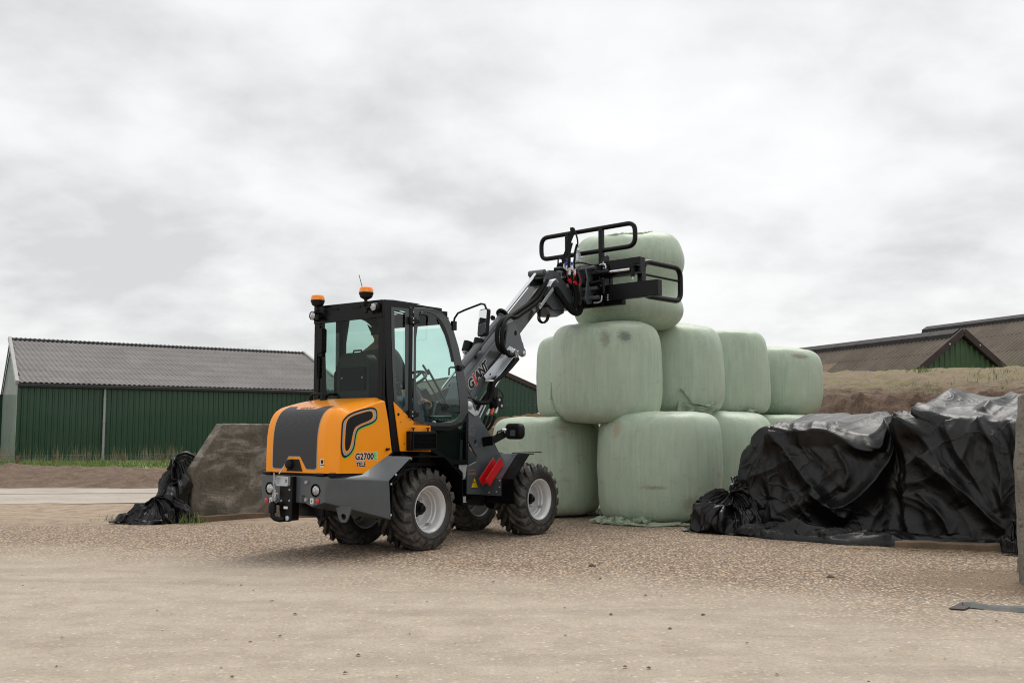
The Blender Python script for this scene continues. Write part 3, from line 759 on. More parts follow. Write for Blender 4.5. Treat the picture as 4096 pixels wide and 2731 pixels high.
# details on the bales
def on_bale(bl, ang_deg, z, out=.004):
    """point on the bale's surface, in its own frame, at a bearing given from the camera side"""
    me = bl.data; best = None
    c = Vector(bl.location); toc = math.atan2(-c.y, -c.x) + R(ang_deg) - bl.rotation_euler.z
    d = Vector((math.cos(toc), math.sin(toc), 0))
    hit = [v.co for v in me.vertices if abs(v.co.z - z) < .04 and v.co.xy.normalized().dot(d.xy) > .995]
    rr = max((h.xy.length for h in hit), default=.7)
    return d * (rr + out) + Vector((0, 0, z)), d
def smear(bl, ang, z, w, h, mat, name='smear', seed=0, tilt=0.):
    b = MB(); n = 26
    for k in range(n):
        a = ang + random.gauss(0, w * .35); zz = z + random.gauss(0, h * .3) + tilt * (a - ang) * .01
        p, d = on_bale(bl, a, zz, .002); s = Vector((-d.y, d.x, 0))
        ww = random.uniform(.006, .022) * 1.2; hh = random.uniform(.01, .035)
        b.add([p - s * ww - Vector((0, 0, hh)), p + s * ww * .3 - Vector((0, 0, hh * .7)), p + s * ww + Vector((0, 0, hh * .8)), p - s * ww * .2 + Vector((0, 0, hh))], [(0, 1, 2, 3)])
    b.build(name, mat, bl, smooth=0, recalc=False)
M['rust'] = paint('rust_stain', (.33, .15, .05), .6, var=.3)
def stain(bl, spots):
    L = []
    for (a, z, w, h, col, dens) in spots: p_, d_ = on_bale(bl, a, z, 0); L.append((tuple(p_), (w, w, h), col, dens))
    bl.data.materials[0] = wrap_mat('stained_bale_wrap', L)
stain(bl_C, [(20, 1.05, .11, .09, (.05, .05, .055), .65), (-1, 1.03, .08, .15, (.14, .12, .09), .55)])
stain(bl_A, [(-42, 1.14, .10, .13, (.38, .22, .11), .5), (30, .25, .16, .12, (.20, .16, .11), .5), (-5, .45, .2, .03, (.18, .14, .10), .6)])
stain(bl_G, [(32, .95, .20, .05, (.22, .16, .11), .7)])
for (bl, path, w, am, sd_) in ((bl_A, [(-.95, -.25, .01), (-.6, -.66, .01), (0.1, -.86, .01), (.6, -.72, .01)], .20, .03, 1), (bl_A, [(-1.0, -.05, .02), (-.72, -.40, .02), (-.5, -.62, .03)], .26, .055, 9),
                               (bl_B, [(-.55, -.5, .01), (-.2, -.74, .01), (.1, -.80, .01)], .2, .04, 5)):
    crumple('loose_film', path, w, M['film'], bl, am, sd_)
def flap(bl, a0, a1, z0, z1, seed):
    n, k = 26, 16; rows = []
    for j in range(k + 1):
        row = []
        for i in range(n + 1):
            u = i / n; v = j / k; a = a0 + (a1 - a0) * (u + .12 * (1 - v) * (u - .5)); z = z0 + (z1 - z0) * v - .08 * math.sin(math.pi * u) * v
            p, d = on_bale(bl, a, z, .012 + .05 * (1 - v) * abs(fbm((u * 6, v * 2, seed), 1, 4)) * 2 + .015 * math.sin(u * 20 + v * 3))
            row.append(p)
        rows.append(row)
    b = MB(); b.grid(rows); b.build('torn_film', M['film'], bl, smooth=180, recalc=False)
flap(bl_E, 8, 50, .02, .20, 3)
crumple('torn_film', [on_bale(bl_E, 10, .34)[0], on_bale(bl_E, 22, .15)[0], on_bale(bl_E, 40, .12)[0], on_bale(bl_E, 56, .16)[0]], .12, M['film'], bl_E, .022, 4)
crumple('loose_film', [on_bale(bl_C, -80, .50)[0], on_bale(bl_C, -78, .28)[0], on_bale(bl_C, -72, .10)[0], on_bale(bl_C, -66, .03)[0]], .07, M['film'], bl_C, .016, 7)
def top_pt(bl, x, y):
    v = min((v for v in bl.data.vertices if v.co.z > .8), key=lambda v: (v.co.x - x) ** 2 + (v.co.y - y) ** 2); return (v.co.x, v.co.y, v.co.z - .012)
crumple('loose_film', [top_pt(bl_J, *q_) for q_ in ((-.40, -.34), (-.24, -.48), (-.05, -.54), (.14, -.52), (.30, -.42))], .09, M['film'], bl_J, .016, 11)
crumple('loose_film', [(.2, -.66, .02), (.4, -.58, .02)], .12, M['film'], bl_F, .04, 13)

# ------------------------------------------------------------------ black plastic sheets: lofted heaps with creases and folds in the geometry
def vnoise(P, seed=0):
    """smooth value noise, P (...,3) -> -1..1"""
    P = np.asarray(P, float); I = np.floor(P).astype(np.int64); F = P - I; F = F * F * (3 - 2 * F)
    def h(ix, iy, iz):
        n = (ix * 374761393 + iy * 668265263 + iz * 2147483647 + seed * 1274126177) & 0xffffffff
        n = ((n ^ (n >> 13)) * 1274126177) & 0xffffffff; n = n ^ (n >> 16); return (n & 0xffff) / 32767.5 - 1
    r = 0
    for dx in (0, 1):
        wx = F[..., 0] if dx else 1 - F[..., 0]
        for dy in (0, 1):
            wy = F[..., 1] if dy else 1 - F[..., 1]
            for dz_ in (0, 1):
                wz = F[..., 2] if dz_ else 1 - F[..., 2]; r = r + wx * wy * wz * h(I[..., 0] + dx, I[..., 1] + dy, I[..., 2] + dz_)
    return r
def crumpled(P, seed, freqs=((1.6, .5), (3.1, .3), (6., .16), (12., .07)), per=4, ex=2.1, aniso=None):
    """sum of masked triangle waves in random directions: straight sharp creases of limited length"""
    rs = np.random.RandomState(seed); out = np.zeros(P.shape[:-1]); Pw = P + .16 * np.stack([vnoise(P * 2.1, seed + k) for k in (1, 2, 3)], -1)
    for f, a in freqs:
        for k in range(per):
            d = rs.randn(3)
            if aniso is not None: d = d * np.array(aniso)
            d /= np.linalg.norm(d); ph = rs.rand() * 10
            w = Pw @ d * f + ph + .25 * vnoise(P * f * .5, seed * 7 + k); t = np.abs((w - np.floor(w)) - .5) * 2      # 0..1 triangle
            m = np.clip(vnoise(P * f * .55 + 11.3 * k, seed * 3 + k) * 1.6 + .15, 0, 1)
            out += a * m * (np.power(1 - t, ex) - .22)
    return out
def pdist(A, B, poly):
    """distance of points (A,B) to a polyline, and the position 0..1 along it"""
    best = np.full(A.shape, 1e9); pos = np.zeros(A.shape); side = np.zeros(A.shape); n = len(poly) - 1
    for i in range(n):
        (x0, y0), (x1, y1) = poly[i], poly[i + 1]; dx, dy = x1 - x0, y1 - y0; L2 = dx * dx + dy * dy
        t = np.clip(((A - x0) * dx + (B - y0) * dy) / L2, 0, 1); d = np.hypot(A - x0 - t * dx, B - y0 - t * dy); m = d < best
        best = np.where(m, d, best); pos = np.where(m, (i + t) / n, pos); side = np.where(m, np.sign((A - x0) * dy - (B - y0) * dx), side)
    return best, pos, side
def sheet_obj(name, X, mat, label, cat='plastic sheet'):
    ny, nx, _ = X.shape; me = bpy.data.meshes.new(name); idx = np.arange(ny * nx).reshape(ny, nx)
    f = np.stack([idx[:-1, :-1], idx[:-1, 1:], idx[1:, 1:], idx[1:, :-1]], -1).reshape(-1, 4)
    me.vertices.add(ny * nx); me.vertices.foreach_set('co', X.astype(np.float32).ravel())
    me.loops.add(f.size); me.loops.foreach_set('vertex_index', f.astype(np.int32).ravel())
    me.polygons.add(len(f)); me.polygons.foreach_set('loop_start', np.arange(0, f.size, 4, dtype=np.int32)); me.update(calc_edges=True)
    me.materials.append(mat); me.shade_smooth(); o = bpy.data.objects.new(name, me); COL.objects.link(o); tag(o, label, cat); return o
def normals(X):
    du = np.gradient(X, axis=1); dv = np.gradient(X, axis=0); n = np.cross(du, dv); return n / (np.linalg.norm(n, axis=-1, keepdims=True) + 1e-9)
def plastic_mat():
    m, nt, bs = new_mat('black_silage_plastic'); v = world_coords(nt)
    a = noise_(nt, v, 7, 5, .6, .5); b = noise_(nt, v, 38, 4, .65, 1.2)
    du = math_(nt, 'MULTIPLY', ramp(nt, noise_(nt, v, 4, 6, .7), [(.5, 0.), (.85, 1.)]), .12)
    L_(nt, mixc(nt, du, (.002, .002, .0025), (.07, .063, .056)), bs.inputs['Base Color'])
    L_(nt, math_(nt, 'ADD', .27, math_(nt, 'MULTIPLY', a, .28)), bs.inputs['Roughness']); bs.inputs['Specular IOR Level'].default_value = .42
    p = bump(nt, bs, a, .12, .03)
    for sc_, st_, ds_, di_ in ((2.6, .34, .030, 1.3), (7.5, .20, .010, 1.6), (19, .12, .004, 1.2)):     # thin sharp creases
        n_ = noise_(nt, v, sc_, 2, .5, di_); r_ = math_(nt, 'ABSOLUTE', math_(nt, 'SUBTRACT', n_, .5)); r_ = math_(nt, 'MULTIPLY', ramp(nt, r_, [(0., 1.), (.035, .45), (.16, 0.)]), ramp(nt, noise_(nt, v, sc_ * .45, 2), [(.46, 0.), (.62, 1.)])); p = bump(nt, bs, r_, st_, ds_, p)
    return m
M['plastic'] = plastic_mat()
HA = math.atan2(-.59, .807); HO = np.array([2.3, 11.62, 0]); E1 = np.array([math.cos(HA), math.sin(HA), 0]); E2 = np.array([-math.sin(HA), math.cos(HA), 0])
def SS(a, b, x): t = np.clip((x - a) / (b - a), 0, 1); return t * t * (3 - 2 * t)
# ---- the large covered heap
ns, nv = 520, 300
s1d = np.linspace(-.10, 5.0, ns); v1d = np.linspace(0, 1, nv)
Sg, Vg = np.meshgrid(s1d, v1d)
brow = 1.10 * SS(-.14, .56, Sg) ** .8 + .12 * SS(1.75, 2.15, Sg) - .10 * SS(3.3, 4.9, Sg) + .04 * vnoise(np.stack([Sg * 1.7, 0 * Sg, 0 * Sg], -1), 4)
rise = (.20 + .05 * SS(1.7, 2.2, Sg) + .10 * SS(2.0, 3.4, Sg) + .03 * vnoise(np.stack([Sg * 2.2, 0 * Sg + 4, 0 * Sg], -1), 5)) * SS(-.1, .8, Sg)
front = .20 * (1 - SS(-.05, .55, Sg)) + .20 * np.exp(-((Sg - 1.93) / .20) ** 2) - .07 * SS(2.1, 2.3, Sg) + .05 * vnoise(np.stack([Sg * 1.3, 0 * Sg + 9, 0 * Sg], -1), 6)
# profile: hem on the ground, foot, face, brow, top, back
h0, h1, h2, h3, h4 = .16, .21, .62, .90, 1.0
def seg(a, b): return np.clip((Vg - a) / (b - a), 0, 1)
tt_ = front - (.34 + .22 * SS(.3, .9, Sg) * (1 - SS(2.4, 3.2, Sg))) * (1 - seg(0, h0)) - .02 * (1 - seg(h0, h1)) + .10 * seg(h1, h2) + .14 * SS(h2 - .06, h2 + .06, Vg) + 1.35 * seg(h2, h3) + .35 * seg(h3, h4)
zz_ = .015 + .02 * seg(h0 * .3, h0) + .03 * seg(h0, h1) + (brow - .06) * seg(h1, h2) + rise * SS(h2 - .02, h3, Vg) ** .9 - (brow + rise) * seg(h3, h4)
X = HO + E1 * Sg[..., None] + E2 * tt_[..., None]; X[..., 2] = zz_
k3 = np.ones((5,)) / 5
for ax in (0,):
    for _ in range(5): X[1:-1] = (X[:-2] + 2 * X[1:-1] + X[2:]) / 4
N0 = normals(X); N0 = -N0 if N0[150, 260, 1] > 0 else N0
zface = np.where(Vg < h2, zz_, brow + (Vg - h2) * 2.0)      # height-like coordinate running on over the top
D = np.zeros_like(Sg)
WQ = np.stack([Sg, zface, 0 * Sg], -1); WA = .035 * vnoise(WQ * 3.1, 71) + .012 * vnoise(WQ * 9, 72); WB = .035 * vnoise(WQ * 3.1, 73)
def chaikin_open(p):
    for _ in range(2):
        q = [p[0]]
        for a_, b_ in zip(p[:-1], p[1:]): q += [(a_[0] * .75 + b_[0] * .25, a_[1] * .75 + b_[1] * .25), (a_[0] * .25 + b_[0] * .75, a_[1] * .25 + b_[1] * .75)]
        p = q + [p[-1]]
    return p
def fold(poly, amp, w, power=1.3, taper=(.12, .12), asym=0.):
    global D
    d, p, sd_ = pdist(Sg + WA, zface + WB, chaikin_open(poly)); ww = w * 1.75 * (1 + asym * .6 * sd_); power += .95
    e = np.clip(p / max(taper[0], 1e-3), 0, 1) * np.clip((1 - p) / max(taper[1], 1e-3), 0, 1) if taper else 1
    e = np.clip(e + .0, 0, 1); D += amp * np.power(np.clip(1 - d / ww, 0, 1), power) * e
# the named folds of the photograph, in metres along the heap and up its face
fold([(.62, 1.10), (.80, .92), (1.02, .62), (1.22, .40)], .10, .10, 1.2, (.02, .2), .4)
fold([(.60, 1.08), (.50, .75), (.42, .45), (.40, .20)], .07, .07, 1.2, (.02, .2), -.3)
fold([(.66, 1.08), (.62, .70), (.66, .35)], .05, .08, 1.2, (.02, .3))
fold([(.30, .95), (.30, .60), (.22, .30)], .06, .06, 1.2, (.1, .2))
fold([(1.05, .50), (1.22, .33), (1.42, .34), (1.62, .46), (1.76, .72), (1.95, 1.02), (2.16, 1.22)], .14, .12, 1.1, (.1, .02), .5)
fold([(1.22, .40), (1.32, .26), (1.46, .20)], .10, .09, 1.2, (.1, .2))
fold([(.64, 1.12), (.95, 1.02), (1.15, 1.06), (1.45, .98), (1.70, .90), (1.80, 1.05), (1.88, 1.30)], .10, .11, .9, (.02, .05), -.55)
fold([(1.72, .92), (1.90, 1.30)], .09, .10, 1.0, (.02, .05), .3)
fold([(2.16, 1.22), (2.17, .80), (2.15, .40), (2.16, .10)], .13, .09, 1.0, (.02, .05), .5)
fold([(2.16, 1.24), (2.35, 1.75)], .09, .14, 1.1, (.02, .3))
fold([(2.18, 1.18), (2.40, .80), (2.62, .38)], .07, .08, 1.1, (.02, .2))
fold([(2.25, .86), (2.48, .62), (2.72, .45), (2.98, .16)], .09, .09, 1.1, (.05, .2), .3)
fold([(2.45, 1.20), (2.58, .85), (2.90, .35)], .06, .07, 1.1, (.02, .2))
fold([(2.75, 1.22), (2.92, .90), (2.95, .30)], .06, .06, 1.1, (.02, .2))
fold([(3.05, 1.18), (3.18, .70), (3.20, .15)], .07, .07, 1.1, (.02, .1))
fold([(3.40, 1.15), (3.45, .60), (3.62, .10)], .06, .07, 1.1, (.02, .1))
fold([(3.8, 1.12), (3.7, .60), (3.9, .10)], .07, .08, 1.1, (.02, .1))
fold([(2.2, .52), (2.45, .30), (2.50, .10)], .05, .06, 1.1, (.1, .1))
fold([(1.30, .95), (1.45, .70), (1.40, .50)], .04, .07, 1.1, (.2, .2))
fold([(2.16, 1.26), (2.65, 1.42), (3.0, 1.36), (3.3, 1.5)], .07, .13, 1.1, (.05, .1), .4)
fold([(2.75, 1.30), (2.85, 1.75)], .06, .10, 1.1, (.1, .1)); fold([(3.2, 1.3), (3.15, 1.8)], .08, .10, 1.1, (.1, .1)); fold([(1.2, 1.15), (1.5, 1.6)], .05, .12, 1.1, (.1, .1))
fold([(2.0, 1.35), (2.0, 1.8)], .05, .12, 1.1, (.1, .1), .4)
Q3 = np.stack([Sg, zface, 0 * Sg], -1)
cr = crumpled(Q3 + 5, 11, ((1.1, .050), (2.3, .040), (4.6, .020), (9.5, .006)), 4, aniso=(1.0, .75, .3))
D += cr * (1 - .55 * SS(1.1, 1.3, zface)) + .028 * vnoise(Q3 * 1.9, 31)
near = SS(0, .05, Vg - h0)                               # the face keeps its full relief, the hem its own
D = D * near
X = X + N0 * D[..., None]
hem = 1 - SS(h0 * .9, h1 * 1.15, Vg)
X[..., 2] += hem * (.10 * np.clip(crumpled(np.stack([Sg * 1.2, Vg * 6, 0 * Sg], -1), 15, ((1.5, .5), (3., .5), (7., .25)), 4, aniso=(.35, 1, 0)), 0, 2) + .06 * np.abs(vnoise(np.stack([Sg * 1.1, Vg * 18, 0 * Sg], -1), 17)))
edge = .16 * vnoise(np.stack([Sg * 1.1, 0 * Sg, 0 * Sg], -1), 19) - .10 * SS(.9, 2.6, Sg) + .62 * SS(1.9, 2.8, Sg)
X += E2 * (edge * (1 - seg(0, h0)))[..., None]
X[..., 2] = np.maximum(X[..., 2], .012 + .004 * np.sin(Sg * 9)); X[0, :, 2] = .006
sheet_obj('plastic_sheet', X, M['plastic'], 'large black plastic sheet covering the long heap at the right')
# ---- bunched plastic: a lumpy dome with strong creases
def bundle(label, lumps, cx, cy, rx, ry, seed, amp, hz=1.0, n=300, foot=1.25, rz=0., fr=None, edge=.25):
    a = np.linspace(0, 2 * math.pi, n); r = np.linspace(foot, 0, 190); A_, R_ = np.meshgrid(a, r)
    wob = 1 + edge * vnoise(np.stack([np.cos(A_) * 1.6, np.sin(A_) * 1.6, 0 * A_], -1), seed) + .10 * vnoise(np.stack([np.cos(A_) * 5, np.sin(A_) * 5, 0 * A_], -1), seed + 1)
    lx, ly = rx * R_ * np.cos(A_) * wob, ry * R_ * np.sin(A_) * wob; ca, sa = math.cos(rz), math.sin(rz)
    x = cx + lx * ca - ly * sa; y = cy + lx * sa + ly * ca; z = np.zeros_like(x) + .012
    for (ux, uy, uz, ur, uy2) in lumps: z = np.maximum(z, uz * np.clip(1 - ((x - ux) / ur) ** 2 - ((y - uy) / uy2) ** 2, 0, 1) ** .42)
    z = z * (1 - SS(.93, 1.05, R_)) + .01
    X = np.stack([x, y, z], -1)
    for _ in range(4):
        X[1:-1] = (X[:-2] + 2 * X[1:-1] + X[2:]) / 4; X[:, 1:-1] = (X[:, :-2] + 2 * X[:, 1:-1] + X[:, 2:]) / 4; X[:, 0] = X[:, -1] = (X[:, 0] + X[:, -1]) / 2
    Nn_ = normals(X); Nn_ = -Nn_ if Nn_[90, n // 2, 2] < 0 else Nn_
    d = crumpled(X * 1.0, seed + 3, fr or ((1.8, .8), (3.4, .75), (6.5, .40), (13., .13)), 5, ex=2.6, aniso=(1, 1, .45)); d = np.where(True, d, 0)
    Qb = np.stack([np.cos(A_) * 1.15, np.sin(A_) * 1.15, X[..., 2] * 1.1 + R_ * .3], -1); d = .55 * d + .75 * crumpled(Qb, seed + 9, ((1.5, .8), (3.2, .6), (6.5, .35)), 5, ex=3.0, aniso=(1, 1, .35))
    far = .35 + .65 * (1 - SS(.9, 1.15, R_)); X = X + Nn_ * (amp * d * far)[..., None]
    X[:, -1] = X[:, 0]; X[..., 2] = np.maximum(X[..., 2], .008 + .02 * np.clip(d, 0, 1) * (R_ < foot * .97))
    return sheet_obj('plastic_sheet', X, M['plastic'], label)
bundle('crumpled bundle of black plastic between the covered heap and the front bale', [(2.60, 11.60, .52, .24, .30), (2.36, 11.62, .40, .30, .26), (2.20, 11.52, .30, .20, .2), (2.50, 11.38, .26, .32, .24), (2.75, 11.4, .22, .25, .2)], 2.45, 11.50, .42, .30, 21, .105, rz=HA)
bundle('folded strip of black plastic lying along the foot of the covered heap', [(2.75, 11.05, .10, .4, .14), (3.05, 10.80, .13, .4, .13), (3.35, 10.56, .10, .4, .11)], 3.02, 10.80, .72, .15, 33, .055, rz=HA, edge=.12, fr=((2.4, .6), (5., .45), (9., .3), (18., .12)))
bundle('black plastic sheet bunched up against the sloping end of the dark concrete wall', [(-4.20, 13.14, .78, .17, .30), (-4.30, 13.02, .60, .19, .28), (-4.34, 12.95, .40, .21, .28), (-4.14, 12.94, .48, .16, .28)], -4.23, 13.02, .21, .32, 41, .095)
bundle('trailing part of the black plastic spread on the ground left of the concrete wall', [(-4.27, 12.80, .30, .27, .24), (-4.45, 12.68, .17, .30, .2), (-4.68, 12.60, .09, .24, .14), (-4.12, 12.72, .20, .20, .18)], -4.36, 12.68, .46, .22, 51, .085, rz=.12)
# the upright rag of plastic beside the wall end on the right
bundle('small twisted end of black plastic standing beside the right wall end', [(4.56, 9.40, .30, .07, .09), (4.50, 9.36, .14, .12, .1)], 4.54, 9.38, .10, .10, 61, .05, n=160)

# ================================================================== the loader
LO = empty('compact_loader', (-1.24, 10.094, 0), -R(36.4))
tag(LO, 'orange and slate grey telescopic wheel loader with its boom raised towards the bales', 'loader')
def chaikin(p, n=2, closed=True):
    for _ in range(n):
        q = []; N = len(p)
        for i in range(N if closed else N - 1):
            a, b = p[i], p[(i + 1) % N]
            q += [(a[0] * .75 + b[0] * .25, a[1] * .75 + b[1] * .25), (a[0] * .25 + b[0] * .75, a[1] * .25 + b[1] * .75)]
        p = q
    return p
def inset(p, d):
    """move a closed polygon inwards by d"""
    A = sum(p[i][0] * p[(i + 1) % len(p)][1] - p[(i + 1) % len(p)][0] * p[i][1] for i in range(len(p)))
    sg = 1 if A > 0 else -1; out = []; N = len(p)
    for i in range(N):
        a, b, c = Vector(p[i - 1]), Vector(p[i]), Vector(p[(i + 1) % N])
        e1 = (b - a).normalized(); e2 = (c - b).normalized(); n1 = Vector((-e1.y, e1.x)) * sg; n2 = Vector((-e2.y, e2.x)) * sg
        m_ = n1 + n2
        if m_.length < 1e-4: m_ = n1.copy()
        m_.normalize(); out.append(tuple(b + m_ * d / max(.5, m_.dot(n1))))
    return out
def rrect(x0, x1, z0, z1, r, n=4):
    p = []
    for (cx, cz, a0) in ((x1 - r, z1 - r, 0), (x0 + r, z1 - r, 90), (x0 + r, z0 + r, 180), (x1 - r, z0 + r, 270)):
        for k in range(n + 1):
            a = R(a0 + 90 * k / n); p.append((cx + r * math.cos(a), cz + r * math.sin(a)))
    return p
def part(mb, name, mat, parent=None, **k): return mb.build(name, M[mat] if isinstance(mat, str) else mat, parent or LO, **k)
def discs(name, mat, pts, r, axis, t=.004, parent=None, n=16):
    for p in pts:
        b = MB(); b.lathe([(0, r), (t * .7, r), (t, r * .85)], p, axis, n); part(b, name, mat, parent)

# ---------------------------------------------------------------- wheels
def make_wheel(side):
    W_ = empty('wheel', parent=LO)
    b = MB()
    prof = [(-.150, .206), (-.176, .235), (-.186, .28), (-.178, .325), (-.150, .348), (-.08, .356), (0, .358), (.08, .356), (.150, .348), (.178, .325), (.186, .28), (.176, .235), (.150, .206)]
    prof2 = []
    for i in range(len(prof) - 1):
        prof2.append(prof[i]); prof2.append(((prof[i][0] + prof[i + 1][0]) / 2, (prof[i][1] + prof[i + 1][1]) / 2))
    prof2.append(prof[-1])
    b.mi = 1; b.lathe(prof, (0, 0, 0), (1, 0, 0), 64, cap=False)
    for r_ in (.262, .300):       # raised rings on the side wall
        b.lathe([(.1835, r_ - .003), (.1875, r_), (.1835, r_ + .003)], (0, 0, 0), (1, 0, 0), 64, cap=False)
    b.mi = 0; n = 19
    for s in (-1, 1):
        for k in range(n):
            a0 = 2 * math.pi * (k + (.5 if s > 0 else 0)) / n; rows = []
            steps = [(0., .012, .352, .391, .040), (.25, .05, .352, .391, .044), (.55, .095, .35, .389, .050), (.85, .145, .343, .384, .060), (1.0, .172, .325, .370, .066), (1.06, .190, .290, .322, .060)]
            for (t, x, rb, rt_, w) in steps:
                a = a0 - .52 * (t ** .85); row = []
                for (da, r) in ((-w / 2 - .02, rb), (-w / 2, rt_), (w / 2, rt_), (w / 2 + .02, rb)):
                    an = a + da / .385 * 1.0; row.append((s * x, -r * math.cos(an), r * math.sin(an)))
                rows.append(row)
            b.grid(rows); b.add(rows[0], [(0, 1, 2, 3)]); b.add(rows[-1], [(3, 2, 1, 0)])
    b.build('tyre', [M['rubber'], M['sidewall']], W_, smooth=38)
    b = MB(); s = side
    pr = [(.150, .208), (.166, .222), (.172, .222), (.172, .212), (.160, .206), (.150, .196), (.125, .188), (.085, .186), (.078, .172), (.050, .168), (.046, .158), (.005, .152), (-.012, .140), (-.014, .03)]
    b.lathe([(s * a, r) for a, r in pr], (0, 0, 0), (1, 0, 0), 64, cap=False)
    b.lathe([(s * a, r) for a, r in [(-.150, .208), (-.166, .222), (-.172, .222), (-.165, .206), (-.12, .188), (-.02, .180), (-.014, .150)]], (0, 0, 0), (1, 0, 0), 48, cap=False)
    b.build('rim', M['rim'], W_, smooth=30)
    b = MB(); b.lathe([(s * a, r) for a, r in [(-.10, .10), (-.016, .082), (-.004, .078), (0, .062), (.05, .058), (.052, .036), (.085, .034), (.092, .022), (.092, 0)]], (0, 0, 0), (1, 0, 0), 32)
    b.build('hub', M['black'], W_, smooth=30)
    for k in range(5):
        a = 2 * math.pi * k / 5 + .9; p = Vector((-.013 * s, .108 * math.cos(a), .108 * math.sin(a))); b = MB()
        b.lathe([(0, .020), (.006, .020), (.007, .014), (.022, .013), (.024, .008), (.034, .0075)], p, (s, 0, 0), 10); b.build('wheel_nut', M['zinc'], W_, smooth=30)
    b = MB(); p = Vector((.060 * s, .05, -.158)); b.cyl(p, p + Vector((.045 * s, 0, .006)), .014, 12); b.build('valve', M['trim'], W_)
    return W_
wr = make_wheel(1); wr.location = (.415, 0, .382); wr.rotation_euler = (R(8), 0, 0)
wl = make_wheel(-1); wl.location = (-.415, 0, .382)
c = copy_tree(wr, LO); c.location = (.415, 1.80, .382); c.rotation_euler = (R(40), 0, 0)
c = copy_tree(wl, LO); c.location = (-.415, 1.80, .382); c.rotation_euler = (R(27), 0, 0)

# ---------------------------------------------------------------- rear frame and bumper
b = MB(); b.box(-.25, .25, -1.05, .60, .36, .74); b.box(-.40, .40, -1.10, -.45, .52, .73); part(b, 'chassis', 'black', bevel=.01)
b = MB(); b.cyl((-.30, 0, .382), (.30, 0, .382), .06, 16); b.cyl((-.08, 0, .382), (.08, 0, .382), .13, 20); part(b, 'axle', 'blackmatt')
b = MB(); b.cyl((-.30, 1.8, .382), (.30, 1.8, .382), .06, 16); b.cyl((-.08, 1.8, .382), (.08, 1.8, .382), .13, 20); b.box(-.2, .2, 1.25, 2.0, .33, .5); part(b, 'axle', 'blackmatt')
b = MB()
rear = [(-.44, .722), (.40, .722), (.40, .50), (.23, .455), (.14, .485), (-.20, .485), (-.26, .455), (-.425, .475)]
b.prism(rear, 'y', -1.165, -1.10, holes=[[(cx_ + .052 * math.cos(R(a)), .600 + .052 * math.sin(R(a))) for a in range(0, 360, 20)] for cx_ in (-.325, .275)])
part(b, 'bumper_plate', 'grey', bevel=.006)
for s in (1, -1):
    b = MB(); X_ = lambda x: s * x
    A1, A2, A3, A4 = (X_(.41), -1.10, .728), (X_(.47), -.80, .728), (X_(.475), -.475, .888), (X_(.475), -.27, .888)
    B1, B2, B4 = (X_(.42), -1.15, .705), (X_(.60), -.585, .672), (X_(.60), -.29, .876)
    C1, C2, D1, C0 = (X_(.40), -1.165, .50), (X_(.60), -.555, .325), (X_(.30), -.555, .325), (X_(.23), -1.165, .455)
    b.add([A1, A2, B2, B1], [(0, 1, 2, 3)]); b.add([A2, A3, B4, B2], [(0, 1, 2, 3)]); b.add([A3, A4, B4], [(0, 1, 2)])
    T0 = (X_(.40), -1.165, .722)
    b.add([A1, B1, T0], [(0, 1, 2)]); b.add([B1, C1, T0], [(0, 1, 2)])
    b.add([B1, B2, C2, C1], [(0, 1, 2, 3)]); b.add([C0, C1, C2, D1], [(0, 1, 2, 3)])
    part(b, 'side_guard', 'grey', bevel=.006, merge=True, smooth=20)
    b = MB()      # wheel arch: black folded sheet
    pr = [(-.556, .325), (-.556, .668), (-.28, .884), (.165, .879), (.441, .688), (.457, .40)]
    for (p, q) in zip(pr[:-1], pr[1:]):
        b.add([(X_(.26), p[0], p[1]), (X_(.612), p[0], p[1]), (X_(.612), q[0], q[1]), (X_(.26), q[0], q[1])], [(0, 1, 2, 3)])
    b.prism([(-.50, .40), (-.50, .70), (-.28, .87), (.16, .865), (.43, .68), (.45, .40)], 'x', X_(.215), X_(.225))
    o = part(b, 'wheel_arch', 'black', merge=True, smooth=0, recalc=True); sm = o.modifiers.new('s', 'SOLIDIFY'); sm.thickness = .012
discs('bolt', 'zinc', [(.604, -.56, .365), (.604, -.56, .64), (.604, -.50, .72), (.604, -.30, .86)], .011, (1, 0, 0), .008)
# bolts on the rear plate
for (x, z) in ((-.237, .662), (.165, .667), (-.237, .503), (.163, .515)):
    b = MB(); b.lathe([(0, .017), (.016, .017), (.020, .013)], (x, -1.165, z), (0, -1, 0), 14); part(b, 'bolt', 'decalgrey')
for cx_ in (-.325, .275):
    b = MB(); b.lathe([(0, .058), (.004, .058), (.006, .052), (-.03, .050)], (cx_, -1.165, .600), (0, -1, 0), 32, cap=False); b.lathe([(-.04, .05), (-.04, 0)], (cx_, -1.165, .6), (0, -1, 0), 24, cap=False)
    h = part(b, 'rear_light', 'black')
    b = MB(); b.lathe([(-.02, .043), (-.004, .043), (.004, .036), (.008, .02), (.009, 0)], (cx_ - .004, -1.165, .598), (0, -1, 0), 32, cap=False); b.build('lens', M['lens'], h, smooth=40)
discs('reflector', 'redlens', [(-.362, -1.166, .490), (.305, -1.166, .508)], .024, (0, -1, 0), .008, n=24)
for x in (-.300, .235):
    b = MB(); b.prism(rrect(x - .019, x + .019, .470 + (x > 0) * .012, .520 + (x > 0) * .012, .004), 'y', -1.170, -1.166); k = part(b, 'warning_sticker', 'white', smooth=0)
    b = MB(); zc = .495 + (x > 0) * .012
    b.bar((x - .012, -1.1706, zc + .013), (x + .012, -1.1706, zc + .013), .001, .003); b.bar((x - .010, -1.1706, zc - .018), (x + .008, -1.1706, zc + .006), .001, .004); b.bar((x + .010, -1.1706, zc - .018), (x - .008, -1.1706, zc + .004), .001, .004)
    b.lathe([(0, .004), (.001, .004)], (x, -1.1705, zc + .004), (0, -1, 0), 8); b.build('pictogram', M['decalblack'], k, smooth=0)
